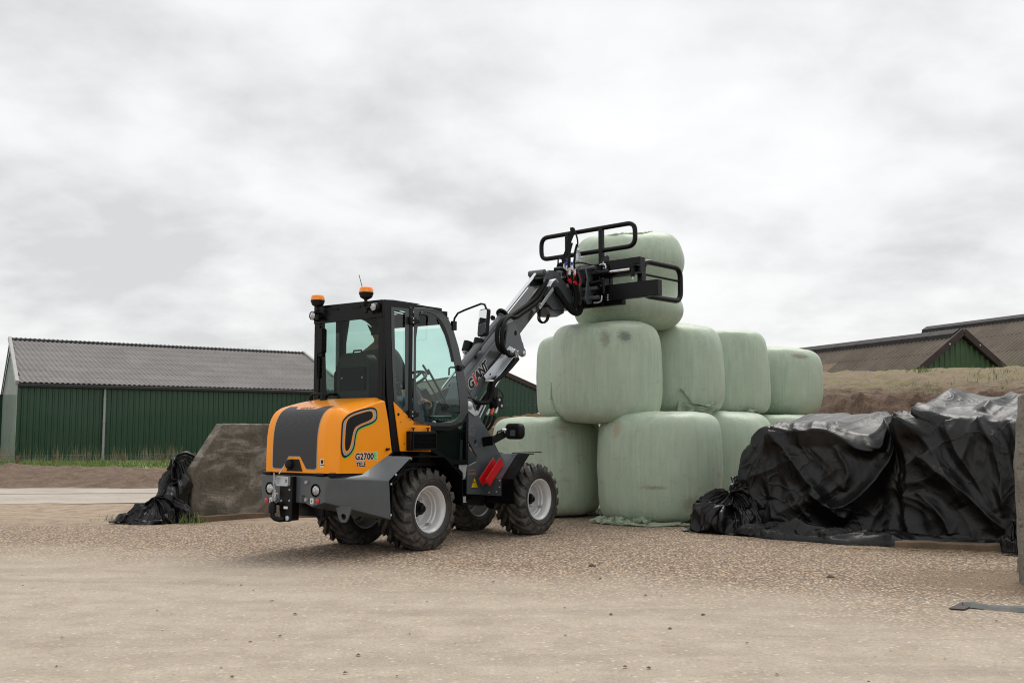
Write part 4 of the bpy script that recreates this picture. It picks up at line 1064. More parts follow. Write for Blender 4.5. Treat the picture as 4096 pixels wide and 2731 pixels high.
pts = [(.105 + .018 * i + (.009 if j % 2 else 0), -1.166, .548 - .016 * j) for j in range(5) for i in range(3 if j % 2 == 0 else 2)]
b = MB()
for p in pts: b.lathe([(0, .0062), (.0012, .0062)], p, (0, -1, 0), 8)
part(b, 'vent_holes', 'darkhole', smooth=0)['kind'] = 'stuff'
# tow hitch
b = MB(); b.prism([(-.135, .715), (.025, .715), (.025, .33), (-.015, .318), (-.11, .318), (-.135, .42)], 'y', -1.215, -1.195); b.box(.02, .03, -1.215, -1.13, .33, .715); b.box(-.135, -.125, -1.215, -1.13, .42, .715)
h = part(b, 'hitch_plate', 'black', bevel=.004)
b = MB(); b.lathe([(0, .036), (.06, .036), (.085, .028), (.098, .014), (.101, 0)], (-.155, -1.275, .395), (0, 0, 1), 20); b.build('ball_cover', M['blackmatt'], h, smooth=50)
b = MB(); b.tube([(-.155, -1.275, .40), (-.152, -1.275, .365), (-.13, -1.265, .345), (-.09, -1.245, .335), (-.05, -1.225, .34)], .022, 10); b.build('tow_arm', M['black'], h, smooth=50)
discs('bolt', 'zinc', [(-.02, -1.216, .350)], .022, (0, -1, 0), .012, h, 12)
discs('bolt', 'decalgrey', [(-.105, -1.216, .50), (.0, -1.216, .505), (.0, -1.216, .60)], .010, (0, -1, 0), .006, h, 12)
b = MB(); b.prism(rrect(-.075, -.022, .430, .452, .003), 'y', -1.217, -1.2155); k = b.build('sticker', M['white'], h, smooth=0)
for (s_, z) in (('-', .6),): pass
b = MB(); b.prism(rrect(-.150, .012, .632, .716, .012), 'y', -1.250, -1.220, holes=[rrect(-.142, .004, .640, .708, .010)]); b.prism(rrect(-.146, .008, .636, .712, .010), 'y', -1.226, -1.218)
b.lathe([(0, .016), (.02, .012)], (-.04, -1.227, .675), (0, -1, 0), 12)
part(b, 'plate_light_box', 'zinc', bevel=.002)
for i in range(13):                                     # chain
    z = .735 - i * .0165; x = -.158 + .004 * math.sin(i); b = MB()
    a_ = (1, 0, 0) if i % 2 else (.3, .95, 0)
    ring = [(x + a_[0] * .006 * math.cos(t), -1.262 + a_[1] * .006 * math.cos(t), z + .0105 * math.sin(t)) for t in [2 * math.pi * k / 10 for k in range(10)]]
    b.tube(ring, .0022, 5, closed=True); part(b, 'chain_link', 'zinc')
b = MB(); b.tube([(-.15 + .02 * math.cos(t), -1.262, .545 + .022 * math.sin(t)) for t in [2 * math.pi * k / 16 for k in range(16)]], .003, 6, closed=True); b.cyl((-.155, -1.25, .53), (-.155, -1.25, .60), .009, 8); b.cyl((-.16, -1.25, .565), (-.11, -1.25, .563), .005, 8); part(b, 'hitch_pin', 'zinc')
b = MB(); b.cyl((-.145, -1.215, .735), (-.105, -1.19, .80), .006, 8); part(b, 'hinge_rod', 'zinc')
for (x, w) in ((.12, .10), (.40, .09)):       # tie down eyes
    b = MB(); xc = x + .08; b.prism([(xc - .10, .47), (xc + .10, .46), (xc + .055, .355), (xc + .03, .325), (xc - .03, .325), (xc - .055, .355)], 'y', -1.03, -1.015,
                                    holes=[[(xc + .035 * math.cos(R(a)), .375 + .026 * math.sin(R(a))) for a in range(0, 360, 30)]]); part(b, 'tie_down_eye', 'black' if x < .3 else 'grey', bevel=.002)
b = MB(); b.box(-.36, .36, -1.04, -.50, .44, .52); part(b, 'belly_plate', 'black')

# ---------------------------------------------------------------- hood
cen = [(-1.168, .748), (-1.168, .90), (-1.163, 1.05), (-1.148, 1.15), (-1.120, 1.225), (-1.075, 1.285), (-1.01, 1.322), (-.92, 1.348), (-.78, 1.380), (-.64, 1.405), (-.53, 1.422)]
sid = [(-1.088, .748), (-1.080, .90), (-1.070, 1.04), (-1.060, 1.12), (-1.045, 1.185), (-1.015, 1.235), (-.965, 1.27), (-.89, 1.295), (-.76, 1.330), (-.65, 1.362), (-.53, 1.39)]
def resample(p, n):
    # Catmull-Rom through the points
    out = []; N = len(p)
    for i in range(N - 1):
        p0, p1, p2, p3 = p[max(i - 1, 0)], p[i], p[i + 1], p[min(i + 2, N - 1)]
        for k in range(n):
            t = k / n; out.append(tuple(.5 * (2 * b_ + (c_ - a_) * t + (2 * a_ - 5 * b_ + 4 * c_ - d_) * t * t + (3 * b_ - a_ - 3 * c_ + d_) * t ** 3) for a_, b_, c_, d_ in zip(p0, p1, p2, p3)))
    return out + [p[-1]]
cenS, sidS = resample(cen, 4), resample(sid, 4)
rows = []
for (c_, s_) in zip(cenS, sidS):
    row = []
    for sg in (-1, 1):
        m1 = (sg * .472, s_[0], s_[1]); m3 = (sg * .375, c_[0], c_[1])
        if sg < 0: row += [m1, ((m1[0] * .45 + m3[0] * .55), m1[1] * .45 + m3[1] * .55, m1[2] * .45 + m3[2] * .55), m3, (-.345, c_[0] - .000, c_[1])]
        else: row += [(.345, c_[0], c_[1]), m3, ((m1[0] * .45 + m3[0] * .55), m1[1] * .45 + m3[1] * .55, m1[2] * .45 + m3[2] * .55), m1]
    rows.append(row)
b = MB(); b.grid(rows)
front = [(-.515, 1.385), (-.465, 1.20), (-.415, .922), (-.71, .738)]
for sg in (-1, 1):
    poly = sidS + front[:3] + front[3:]; b.add([(sg * .472, p[0], p[1]) for p in poly], [tuple(range(len(poly)))])
hood = part(b, 'hood', 'orange', merge=True, bevel=.016, seg=3, smooth=40)
b = MB(); b.box(-.46, .46, -1.14, -.70, .722, .752); b.prism([(-.72, .722), (-.40, .905), (-.40, .93), (-.73, .745)], 'x', -.476, .476); part(b, 'rubber_seal', 'blackmatt', bevel=.004)
for x in (-.345, .335):
    b = MB(); b.cyl((x - .05, -1.172, .738), (x + .05, -1.172, .738), .012, 10); b.box(x - .06, x + .02, -1.175, -1.15, .728, .75); part(b, 'hood_hinge', 'blackmatt', bevel=.003)
def on_hood(x, u, out=0.):
    """u = arc length up the middle of the hood from z=.748"""
    acc = 0
    for (p, q) in zip(cenS[:-1], cenS[1:]):
        l = math.hypot(q[0] - p[0], q[1] - p[1])
        if acc + l >= u:
            t = (u - acc) / l; y = p[0] + (q[0] - p[0]) * t; z = p[1] + (q[1] - p[1]) * t; n = Vector((0, -(q[1] - p[1]), q[0] - p[0])).normalized()
            return Vector((x, y, z)) + n * out
        acc += l
    return Vector((x, cenS[-1][0], cenS[-1][1]))
def hood_patch(outline_lo, outline_hi, x0, x1, out, name, mat, parent=None, nx=40, nu=34):
    rows = []
    for j in range(nu + 1):
        rows.append([tuple(on_hood(x0 + (x1 - x0) * i / nx, outline_lo(x0 + (x1 - x0) * i / nx) + (outline_hi(x0 + (x1 - x0) * i / nx) - outline_lo(x0 + (x1 - x0) * i / nx)) * j / nu, out)) for i in range(nx + 1)])
    b = MB(); b.grid(rows); return part(b, name, mat, parent, smooth=60, recalc=False)
def lo_(e):
    def f(x):
        ax = abs(x); base = .035 - e
        if ax < .075: return .145 - e
        if ax < .16: return .145 - e + (base - .145 + e) * (ax - .075) / .085
        if ax > .265 + e: return base + (ax - .265 - e) * .9
        return base
    return f
def hi_(e):
    def f(x):
        ax = abs(x)
        if ax < .13: return .600 + e
        if ax < .19: return .600 + e + (.675 - .600) * (ax - .13) / .06
        return .675 + e
    return f
hood_patch(lo_(.007), hi_(.007), -.292, .292, .0015, 'panel_border', 'decalgrey', nx=78)
hood_patch(lo_(0), hi_(0), -.284, .284, .0032, 'perforated_panel', 'mesh', nx=76)
# recess with the round knob
hp = [on_hood(x, u, .004) for (x, u) in ((-.10, .012), (.11, .012), (.065, .118), (-.045, .118))]
b = MB(); b.add(hp, [(0, 1, 2, 3)]); part(b, 'hood_recess', 'darkhole', smooth=0)
b = MB(); k0 = on_hood(-.045, .072); b.lathe([(0, .045), (.02, .045), (.035, .040), (.045, .030), (.05, .012), (.05, 0)], k0, (0, -1, .1), 10); part(b, 'hood_knob', 'blackmatt', smooth=20)
b = MB(); q0 = on_hood(.355, .085, .002); b.add([on_hood(x, u, .002) for (x, u) in ((.335, .055), (.378, .055), (.378, .125), (.335, .125))], [(0, 1, 2, 3)]); k = part(b, 'maker_sticker', 'white', smooth=0)
b = MB(); b.add([on_hood(x, u, .003) for (x, u) in ((.341, .095), (.345, .085), (.368, .085), (.372, .095), (.373, .117), (.340, .117))], [(0, 1, 2, 3, 4, 5)]); b.build('emblem', M['decalblack'], k, smooth=0)
text_obj('lettering', 'GiANT', .017, on_hood(.338, .066, .003), (1, 0, 0), (0, 0, 1), M['decalblack'], k, bold=.0008, spacing=.8)
p1 = on_hood(-.085, .605, .002); p2 = on_hood(-.085, .665, .002)
text_obj('maker_lettering', 'GiANT', .062, on_hood(-.10, .612, .002), (1, 0, 0), (p2 - p1), M['decalblack'], LO, bold=.001)
# grab handle on top of the hood
b = MB(); b.tube([(-.40, -.62, 1.39), (-.40, -.63, 1.425), (-.385, -.63, 1.455), (-.35, -.63, 1.468), (-.26, -.63, 1.470), (-.225, -.63, 1.455), (-.215, -.62, 1.40)], .014, 10); b.box(-.43, -.38, -.645, -.60, 1.39, 1.415); b.box(-.25, -.19, -.645, -.60, 1.40, 1.425); part(b, 'hood_handle', 'blackmatt', smooth=50, bevel=.004)
# side decals: green, black, grey, orange rings round a dark grille (right side)
g0 = [(-1.060, .842), (-.890, .918), (-.868, 1.095), (-.813, 1.133), (-.643, 1.176), (-.594, 1.237), (-.622, 1.338), (-.80, 1.312), (-.954, 1.270), (-1.030, 1.218), (-1.050, 1.163)]
gb = [(y - .010, z + .010) if (z < 1.2) else (y - .010, z + .001) for (y, z) in g0]
inn = [(-1.022, .930), (-.955, .958), (-.917, 1.128), (-.869, 1.166), (-.708, 1.212), (-.670, 1.246), (-.690, 1.300), (-.80, 1.280), (-.950, 1.243), (-1.000, 1.202), (-1.012, 1.13)]
for s, nm in ((1, 1), (-1, 1)):
    x = .4725
    for i, (poly, mt, nm_) in enumerate(((chaikin(g0), 'decalgreen', 'decal_stripe'), (chaikin(inset(gb, .001)), 'decalblack', 'decal_stripe'), (chaikin(inset(gb, .016)), 'decalgrey', 'decal_stripe'), (chaikin([((a[0] + c_[0]) / 2, (a[1] + c_[1]) / 2) for a, c_ in zip(inset(gb, .034), inset(inn, -.012))]), 'orange', 'grille_frame'), (chaikin(inn), 'decalblack', 'side_grille'))):
        b = MB(); b.prism(poly, 'x', s * (x + i * .0014), s * (x + .0013 + i * .0014)); part(b, nm_, mt, smooth=0)
xs_ = .4735
ux, uy = (0, 1, 0), (0, 0, 1)
text_obj('model_outline', 'G2700', .080, (xs_, -.888, .863), ux, uy, M['white'], LO, bold=.0075, spacing=1.08)
text_obj('model_lettering', 'G2700', .080, (xs_ + .0015, -.888, .863), ux, uy, M['decalblack'], LO, bold=.0030, spacing=1.08)
text_obj('model_outline', 'E', .083, (xs_, -.652, .863), ux, uy, M['white'], LO, bold=.0085)
M['decalgreen2'] = paint('bright_green_decal', (.12, .50, .10), .4, var=.03)
text_obj('model_lettering', 'E', .083, (xs_ + .0015, -.652, .863), ux, uy, M['decalgreen2'], LO, bold=.0045)
text_obj('model_outline', 'TELE', .052, (xs_, -.872, .803), ux, uy, M['white'], LO, bold=.0055, spacing=1.1)
text_obj('model_lettering', 'TELE', .052, (xs_ + .0015, -.872, .803), ux, uy, M['decalblack'], LO, bold=.0022, spacing=1.1)
b = MB(); b.cyl((.47, -.487, .948), (.49, -.487, .948), .013, 12); b.bar((.492, -.505, .943), (.492, -.465, .953), .010, .016); part(b, 'hood_latch', 'blackmatt')

# ---------------------------------------------------------------- cab
def sheet_x(poly, x):
    b = MB(); tri = tessellate_polygon([[Vector((p[0], p[1], 0)) for p in poly]]); b.add([(x, p[0], p[1]) for p in poly], [tuple(t) for t in tri]); return b
cabout = [(-.53, 2.322), (-.40, 2.330), (.144, 2.323), (.288, 2.303), (.391, 2.236), (.466, 2.146), (.558, 1.96), (.636, 1.733), (.699, 1.503), (.715, 1.31), (.712, .781), (.448, .781), (.187, .895), (.13, .915), (-.250, .918), (-.393, .922), (-.478, 1.449), (-.501, 1.783)]
quarter = [(-.432, 2.262), (-.190, 2.268), (-.168, 1.25), (-.20, 1.24), (-.375, 1.385), (-.40, 1.60), (-.425, 2.0)]
doorhole = [(-.14, 2.285), (.12, 2.29), (.27, 2.262), (.36, 2.20), (.43, 2.12), (.52, 1.94), (.595, 1.72), (.655, 1.50), (.67, 1.31), (.668, .815), (.46, .815), (.20, .925), (.14, .94), (.135, 1.19), (-.13, 1.20)]
for s in (1, -1):
    b = MB(); b.prism(cabout, 'x', s * .425, s * .462, holes=[quarter, doorhole]); part(b, 'side_frame', 'black', bevel=.006)
    # thick post between quarter window and door
    b = MB(); b.box(min(s * .43, s * .472), max(s * .43, s * .472), -.190, -.135, 1.19, 2.29); part(b, 'door_post', 'black', bevel=.008)
    b = sheet_x(inset(quarter, -.006), s * .450); part(b, 'quarter_window', 'glass', smooth=0)
    b = MB(); b.prism(inset(quarter, -.004), 'x', s * .4635, s * .4655, holes=[[(-.395, 2.235), (-.245, 2.245), (-.235, 1.36), (-.26, 1.33), (-.345, 1.40), (-.365, 1.60), (-.385, 2.0)]]); part(b, 'glass_border', 'glassborder', smooth=0)
    do = [(-.128, 2.290), (.14, 2.303), (.28, 2.283), (.380, 2.222), (.455, 2.132), (.548, 1.95), (.626, 1.725), (.688, 1.50), (.706, 1.31), (.62, 1.225), (.41, 1.160), (-.122, 1.170)]
    dh = [(-.095, 2.255), (.10, 2.262), (.20, 2.240), (.30, 2.175), (.375, 2.07), (.445, 1.90), (.50, 1.72), (.548, 1.50), (.585, 1.30), (.54, 1.245), (.40, 1.195), (-.09, 1.205)]
    dh2 = chaikin(dh, 1)
    b = MB(); b.prism(do, 'x', s * .466, s * .474, holes=[dh2]); dr = part(b, 'door', 'glassborder', bevel=.003)
    b = sheet_x(inset(dh2, -.01), s * .468); b.build('door_glass', M['glass'], dr, smooth=0)
    lo = [(-.0 + .13, 1.165), (.41, 1.152), (.62, 1.218), (.706, 1.300), (.704, .790), (.45, .790), (.19, .90), (.13, .92)]
    b = MB(); b.prism(lo, 'x', s * .466, s * .474, holes=[[(.15, 1.125), (.42, 1.118), (.60, 1.175), (.665, 1.22), (.665, .83), (.465, .83), (.215, .935), (.15, .95)]]); b.build('lower_door', M['black'], dr, smooth=0)
    b = sheet_x([(.15, 1.125), (.42, 1.118), (.60, 1.175), (.665, 1.22), (.665, .83), (.465, .83), (.215, .935), (.15, .95)], s * .469); b.build('lower_glass', M['darkglass'], dr, smooth=0)
    for z in (2.16, 1.36 - .085):
        b = MB(); b.box(min(s * .47, s * .500), max(s * .47, s * .500), -.205, -.115, z - .035, z + .035); b.box(min(s * .475, s * .492), max(s * .475, s * .492), -.12, -.065, z - .022, z + .022); hg = b.build('hinge', M['blackmatt'], dr, bevel=.006)
        for zz in (-.018, .018):
            b = MB(); b.lathe([(0, .008), (.004, .006)], (s * .5, -.165, z + zz), (s, 0, 0), 8); b.build('hinge_screw', M['zinc'], dr)
    b = MB(); b.lathe([(0, .030), (.012, .032), (.028, .030), (.034, .022), (.034, 0)], (s * .474, .545, 1.744), (s, 0, 0), 20); b.build('door_handle', M['blackmatt'], dr)
    b = MB(); b.tube([(s * .455, .53, 1.75), (s * .44, .46, 1.75), (s * .435, .445, 1.74), (s * .435, .44, 1.67)], .009, 8); b.build('inner_handle', M['decalblack'], dr)
    # visor-like dark print at the upper front corner of the door glass
    b = MB(); b.prism([(.205, 2.17 + .05), (.30, 2.175), (.375, 2.07), (.445, 1.90), (.475, 1.80), (.43, 1.80), (.385, 1.93), (.32, 2.06), (.25, 2.15)], 'x', s * .4745, s * .4755); b.build('dark_print', M['decalblack'], dr, smooth=0)
    # orange lower rear side panel
    b = MB(); b.prism([(-.398, 1.385), (-.12, 1.205), (.114, 1.18), (.125, 1.165), (.13, .916), (-.302, .928)], 'x', s * .464, s * .474); part(b, 'side_panel', 'orange', bevel=.003)
discs('panel_plug', 'blackmatt', [(.475, -.335, 1.27)], .014, (1, 0, 0), .004)
for (y, z) in ((-.27, 1.29), (-.30, 1.20), (-.25, 1.0), (.0, 1.19), (.09, 1.17), (-.17, 1.22), (-.12, 1.185)): discs('screw', 'blackmatt', [(.475, y, z)], .005, (1, 0, 0), .003, n=8)
# vent box on the panel
b = MB(); b.box(.475, .535, -.225, .135, .935, 1.115); vb = part(b, 'vent_box', 'black', bevel=.006)
for k in range(11):
    z = .952 + k * .0128; b = MB(); b.add([(.536, -.20, z), (.548, -.20, z + .006), (.548, .118, z + .006), (.536, .118, z), (.536, -.20, z + .010), (.536, .118, z + .010)], [(0, 1, 2, 3), (1, 4, 5, 2)]); b.build('louvre', M['blackmatt'], vb, smooth=0)
b = MB(); b.prism(rrect(-.208, .126, .940, 1.104, .008), 'x', .536, .548, holes=[rrect(-.200, .118, .952, 1.090, .006)]); b.build('louvre_frame', M['blackmatt'], vb, smooth=0)
for y in (-.16, .05): b = MB(); b.cyl((.505, y, 1.115), (.505, y, 1.142), .008, 8); b.cyl((.505, y, 1.138), (.505, y, 1.147), .018, 12); b.build('thumb_screw', M['blackmatt'], vb)
# roof
rows = []
prf = [(-.53, 2.300), (-.525, 2.326), (-.40, 2.335), (.10, 2.335), (.22, 2.328), (.32, 2.296), (.40, 2.235)]
b = MB()
for (p, q) in zip(prf[:3], prf[1:4]): b.add([(-.46, p[0], p[1]), (.46, p[0], p[1]), (.46, q[0] - (.12 if q[0] == .10 else 0), q[1]), (-.46, q[0] - (.12 if q[0] == .10 else 0), q[1])], [(0, 1, 2, 3)])
b.box(-.46, .46, -.52, -.02, 2.285, 2.31); b.box(-.46, .46, .27, .385, 2.225, 2.30); b.box(-.46, -.40, -.03, .30, 2.27, 2.325); b.box(.40, .46, -.03, .30, 2.27, 2.325)
part(b, 'roof', 'black', bevel=.004)
for k in range(9):
    x = -.36 + k * .09; b = MB(); b.bar((x, -.02, 2.30), (x + .02, .28, 2.275), .035, .006); part(b, 'roof_bar', 'black', smooth=0)
b = MB(); b.prism([(-.46, 2.152), (.46, 2.165), (.46, 2.325), (-.46, 2.325)], 'y', -.545, -.52); hd = part(b, 'rear_header', 'black', bevel=.006)
for x in (-.17, .12): b = MB(); b.prism(rrect(x - .055, x + .055, 2.268, 2.290, .010), 'y', -.552, -.545); b.build('header_slot', M['blackmatt'], hd, bevel=.002)
# rear window and its frame
def rw(x, z): return (x, -.498 - (z - 1.44) * .035, z)
b = MB()
for (x0, x1) in ((-.46, -.385), (.395, .46)): b.prism([(x0, 1.40), (x1, 1.40), (x1, 2.17), (x0, 2.17)], 'y', -.535, -.50)
b.prism([(-.46, 1.36), (.46, 1.36), (.46, 1.425), (.2, 1.44), (-.2, 1.44), (-.46, 1.435)], 'y', -.525, -.49); part(b, 'rear_window_frame', 'black', bevel=.006)
b = MB(); b.add([(-.39, -.526, 1.43), (.40, -.526, 1.42), (.40, -.526, 2.16), (-.39, -.526, 2.16)], [(0, 1, 2, 3)]); part(b, 'rear_window', 'darkglass', smooth=0)
b = MB(); b.prism(rrect(-.375, -.285, 1.86, 2.10, .02), 'y', -.60, -.535); b.prism(rrect(-.36, -.30, 1.83, 1.90, .015), 'y', -.58, -.535); part(b, 'wiper_motor', 'blackmatt', bevel=.01)
b = MB(); b.tube([(-.375, -.56, 2.05), (-.39, -.56, 1.95), (-.395, -.555, 1.70), (-.392, -.55, 1.62)], .007, 6); b.bar((-.385, -.55, 1.93), (-.40, -.55, 1.62), .006, .02); b.tube([(-.33, -.56, 2.12), (-.36, -.57, 2.15), (-.42, -.56, 2.12), (-.43, -.555, 2.02)], .004, 6); part(b, 'rear_wiper', 'blackmatt')
# windscreen and front frame
ws = [(.455, 2.15), (.548, 1.955), (.626, 1.73), (.688, 1.50), (.703, 1.31), (.700, .80)]
b = MB(); b.grid([[(-.43, y, z) for (y, z) in ws], [(.43, y, z) for (y, z) in ws]]); part(b, 'windscreen', 'glass', smooth=60)
b = MB(); b.bar((-.44, .40, 2.215), (.44, .40, 2.215), .06, .07); b.bar((-.44, .70, .80), (.44, .70, .80), .04, .05); part(b, 'front_frame', 'black', bevel=.006)
b = MB(); b.bar((.30, .60, 1.36), (.02, .60, 1.75), .012, .02); b.bar((.24, .60, 1.34), (-.06, .60, 1.72), .010, .014); b.bar((-.06, .61, 1.80), (.03, .60, 1.70), .012, .02); b.lathe([(0, .035), (.03, .035)], (.26, .60, 1.34), (0, -1, 0), 14); part(b, 'front_wiper', 'blackmatt')
b = MB(); b.box(-.43, .43, -.47, .70, .78, .82); b.box(-.43, .43, -.47, -.42, .80, 1.40); part(b, 'cab_floor', 'blackmatt')
# interior
b = MB(); sb = [rrect(-.235, .195, 1.33, 1.86, .13, 5)]; b.prism(sb[0], 'y', -.44, -.31); seat = part(b, 'seat', 'seat', bevel=.03, seg=3)
b = MB(); b.prism(rrect(-.24, .20, 1.20, 1.33, .05), 'y', -.42, .08); b.build('seat_cushion', M['seat'], seat, bevel=.02)
b = MB(); b.prism(rrect(-.19, .15, 1.50, 1.72, .01), 'y', -.452, -.441); pk = b.build('seat_pocket', M['blackmatt'], seat, bevel=.004)
b = MB(); b.tube([(-.08, -.38, 1.86), (-.07, -.38, 1.885), (.03, -.38, 1.885), (.04, -.38, 1.86)], .008, 8); b.build('seat_handle', M['blackmatt'], seat)
for x in (-.155, .115): b = MB(); b.lathe([(0, .009), (.004, .006)], (x, -.453, 1.62), (0, -1, 0), 10); b.build('stud', M['zinc'], seat)
b = MB(); b.prism(rrect(-.36, -.28, 1.40, 1.70, .03), 'y', -.36, -.02); b.build('armrest', M['seat'], seat, bevel=.02)
b = MB(); b.box(-.2, .18, -.38, .02, .82, 1.2); b.build('seat_base', M['blackmatt'], seat)
b = MB(); b.prism([(.02, .82), (.64, .82), (.66, 1.12), (.50, 1.22), (.30, 1.18), (.02, 1.10)], 'x', .26, .42); con = part(b, 'side_console', 'blackmatt', bevel=.01)
for k in range(5):
    b = MB(); y = .36 + k * .045; b.box(.29, .33, y, y + .032, 1.20, 1.235); b.box(.345, .385, y, y + .032, 1.20, 1.23); b.build('switch', M['seat'], con, bevel=.008)
b = MB(); b.bar((.30, .34, 1.262), (.30, .62, 1.268), .05, .012); b.build('console_lid', M['decalgrey'], con, bevel=.004)
b = MB(); b.cyl((.36, .20, 1.10), (.36, .19, 1.30), .012, 8); b.lathe([(0, .02), (.04, .028), (.08, .024), (.1, .01)], (.36, .19, 1.28), (0, -.1, 1), 12); b.build('joystick', M['seat'], con)
b = MB(); b.cyl((.42, .24, 1.20), (.45, .20, 1.20), .018, 10); b.lathe([(0, .016), (.012, .010), (.025, .007)], (.45, .20, 1.20), (1, -.4, 0), 10); b.build('knob', M['zinc'], con)
st_c = Vector((-.01, .34, 1.63)); st_n = Vector((0, -.50, .86)).normalized(); _, su, sv = basis(st_n)
b = MB(); b.tube([st_c + (su * math.cos(t) + sv * math.sin(t)) * .185 for t in [2 * math.pi * k / 40 for k in range(40)]], .015, 8, closed=True)
for a in (.3, 2.4, 4.5): b.bar(st_c - st_n * .03, st_c + (su * math.cos(a) + sv * math.sin(a)) * .18, .035, .012, up=st_n)
b.lathe([(0, .05), (.02, .045)], st_c - st_n * .04, st_n, 16); sw_ = part(b, 'steering_wheel', 'blackmatt', smooth=50)
b = MB(); b.cyl(st_c - st_n * .04, st_c - st_n * .14, .045, 16, .075); b.prism([(.34, .82), (.56, .82), (.62, 1.45), (.50, 1.56), (.38, 1.52), (.34, 1.30)], 'x', -.10, .09); part(b, 'steering_column', 'blackmatt', bevel=.02, smooth=50)
# ---------------------------------------------------------------- lights, beacons, mirror, aerial
for (x, zt) in ((-.348, 2.372), (.301, 2.395)):
    b = MB(); b.cyl((x, -.60, zt - .13), (x, -.60, zt - .04), .013, 10); b.lathe([(0, .030), (.012, .030), (.016, .022)], (x, -.60, zt - .10), (0, 0, 1), 12); b.lathe([(0, .012), (.03, .012)], (x, -.64, zt - .12), (0, 1, 0), 8); b.bar((x, -.60, zt - .15), (x, -.53, zt - .15), .04, .02); b.lathe([(0, .020), (.03, .020), (.045, .012)], (x, -.60, zt - .19), (0, 0, 1), 12)
    bk = part(b, 'beacon', 'blackmatt')
    b = MB(); b.lathe([(-.065, .020), (-.055, .040), (-.045, .055), (-.01, .068), (0, .068)], (x, -.60, zt), (0, 0, 1), 28); b.build('beacon_base', M['blackmatt'], bk)
    b = MB(); b.lathe([(0, .067), (.012, .067), (.03, .064), (.043, .058), (.050, .045), (.052, 0)], (x, -.60, zt), (0, 0, 1), 28, cap=False); b.build('amber_dome', M['amber'], bk)
for (x, z) in ((-.415, 2.228), (.395, 2.255)):
    b = MB(); b.lathe([(0, .040), (.008, .043), (-.05, .040), (-.065, .025), (-.07, 0)], (x, -.60, z), (0, -1, 0), 24, cap=False); b.bar((x, -.57, z - .04), (x, -.53, z - .04), .03, .02); b.bar((x, -.565, z), (x, -.565, z - .05), .03, .01)
    wl_ = part(b, 'work_light', 'blackmatt'); b = MB(); b.lathe([(0, .036), (.004, .030), (.006, 0)], (x, -.604, z), (0, -1, 0), 24, cap=False); b.build('lens', M['lens'], wl_)
b = MB(); b.tube([(.205, -.52, 2.33), (.19, -.515, 2.37), (.145, -.50, 2.48), (.104, -.50, 2.592)], .004, 6, rs=[.006, .004, .0035, .003]); part(b, 'aerial', 'blackmatt')
b = MB(); b.tube([(.465, .47, 2.17), (.48, .47, 2.24), (.53, .46, 2.285), (.62, .455, 2.31), (.84, .44, 2.355), (.885, .44, 2.345), (.905, .44, 2.30), (.915, .44, 2.14)], .0105, 8); b.box(.455, .485, .44, .50, 2.12, 2.21); ma = part(b, 'mirror_arm', 'blackmatt', smooth=50)
def plane_prism(c, u, v, pts, n0, n1, b):
    n = u.cross(v); k = len(pts); vs = [c + u * p[0] + v * p[1] + n * n0 for p in pts] + [c + u * p[0] + v * p[1] + n * n1 for p in pts]
    b.add(vs, [tuple(range(k)), tuple(range(2 * k - 1, k - 1, -1))] + [(i, (i + 1) % k, (i + 1) % k + k, i + k) for i in range(k)])
mc = Vector((.885, .43, 2.165)); mu = Vector((.93, -.37, 0)).normalized(); mv = Vector((.10, .06, 1)).normalized(); mv = (mv - mu * mv.dot(mu)).normalized()
b = MB(); plane_prism(mc, mu, mv, rrect(-.083, .083, -.135, .135, .03), -.02, .02, b); mr = b.build('mirror', M['blackmatt'], ma, bevel=.008)
M['mirrorglass'] = paint('mirror_glass', (.75, .78, .78), .03, metal=1., var=.01)
b = MB(); plane_prism(mc, mu, mv, rrect(-.073, .073, -.124, .124, .024), .0205, .0225, b); b.build('mirror_glass', M['mirrorglass'], ma, smooth=0)
# ---------------------------------------------------------------- articulation, steps
b = MB(); b.box(-.16, .16, .45, 1.15, .40, .62); b.cyl((0, .92, .35), (0, .92, .85), .09, 20); b.box(-.42, .42, .44, .68, .38, .78); part(b, 'centre_joint', 'black', bevel=.01)
for s in (-1, 1):
    b = MB(); b.box(s * .36, s * .47, .50, .68, .405, .415); b.box(s * .455, s * .465, .50, .68, .405, .465)
    for k in range(6): b.box(s * .36, s * .46, .505 + k * .03, .513 + k * .03, .415, .432)
    part(b, 'step', 'zinc')
    b = MB(); b.prism([(.60, .78), (.72, .78), (.70, .66), (.67, .63), (.66, .70), (.60, .74)], 'x', s * .43, s * .445); part(b, 'door_latch', 'zinc', bevel=.002)
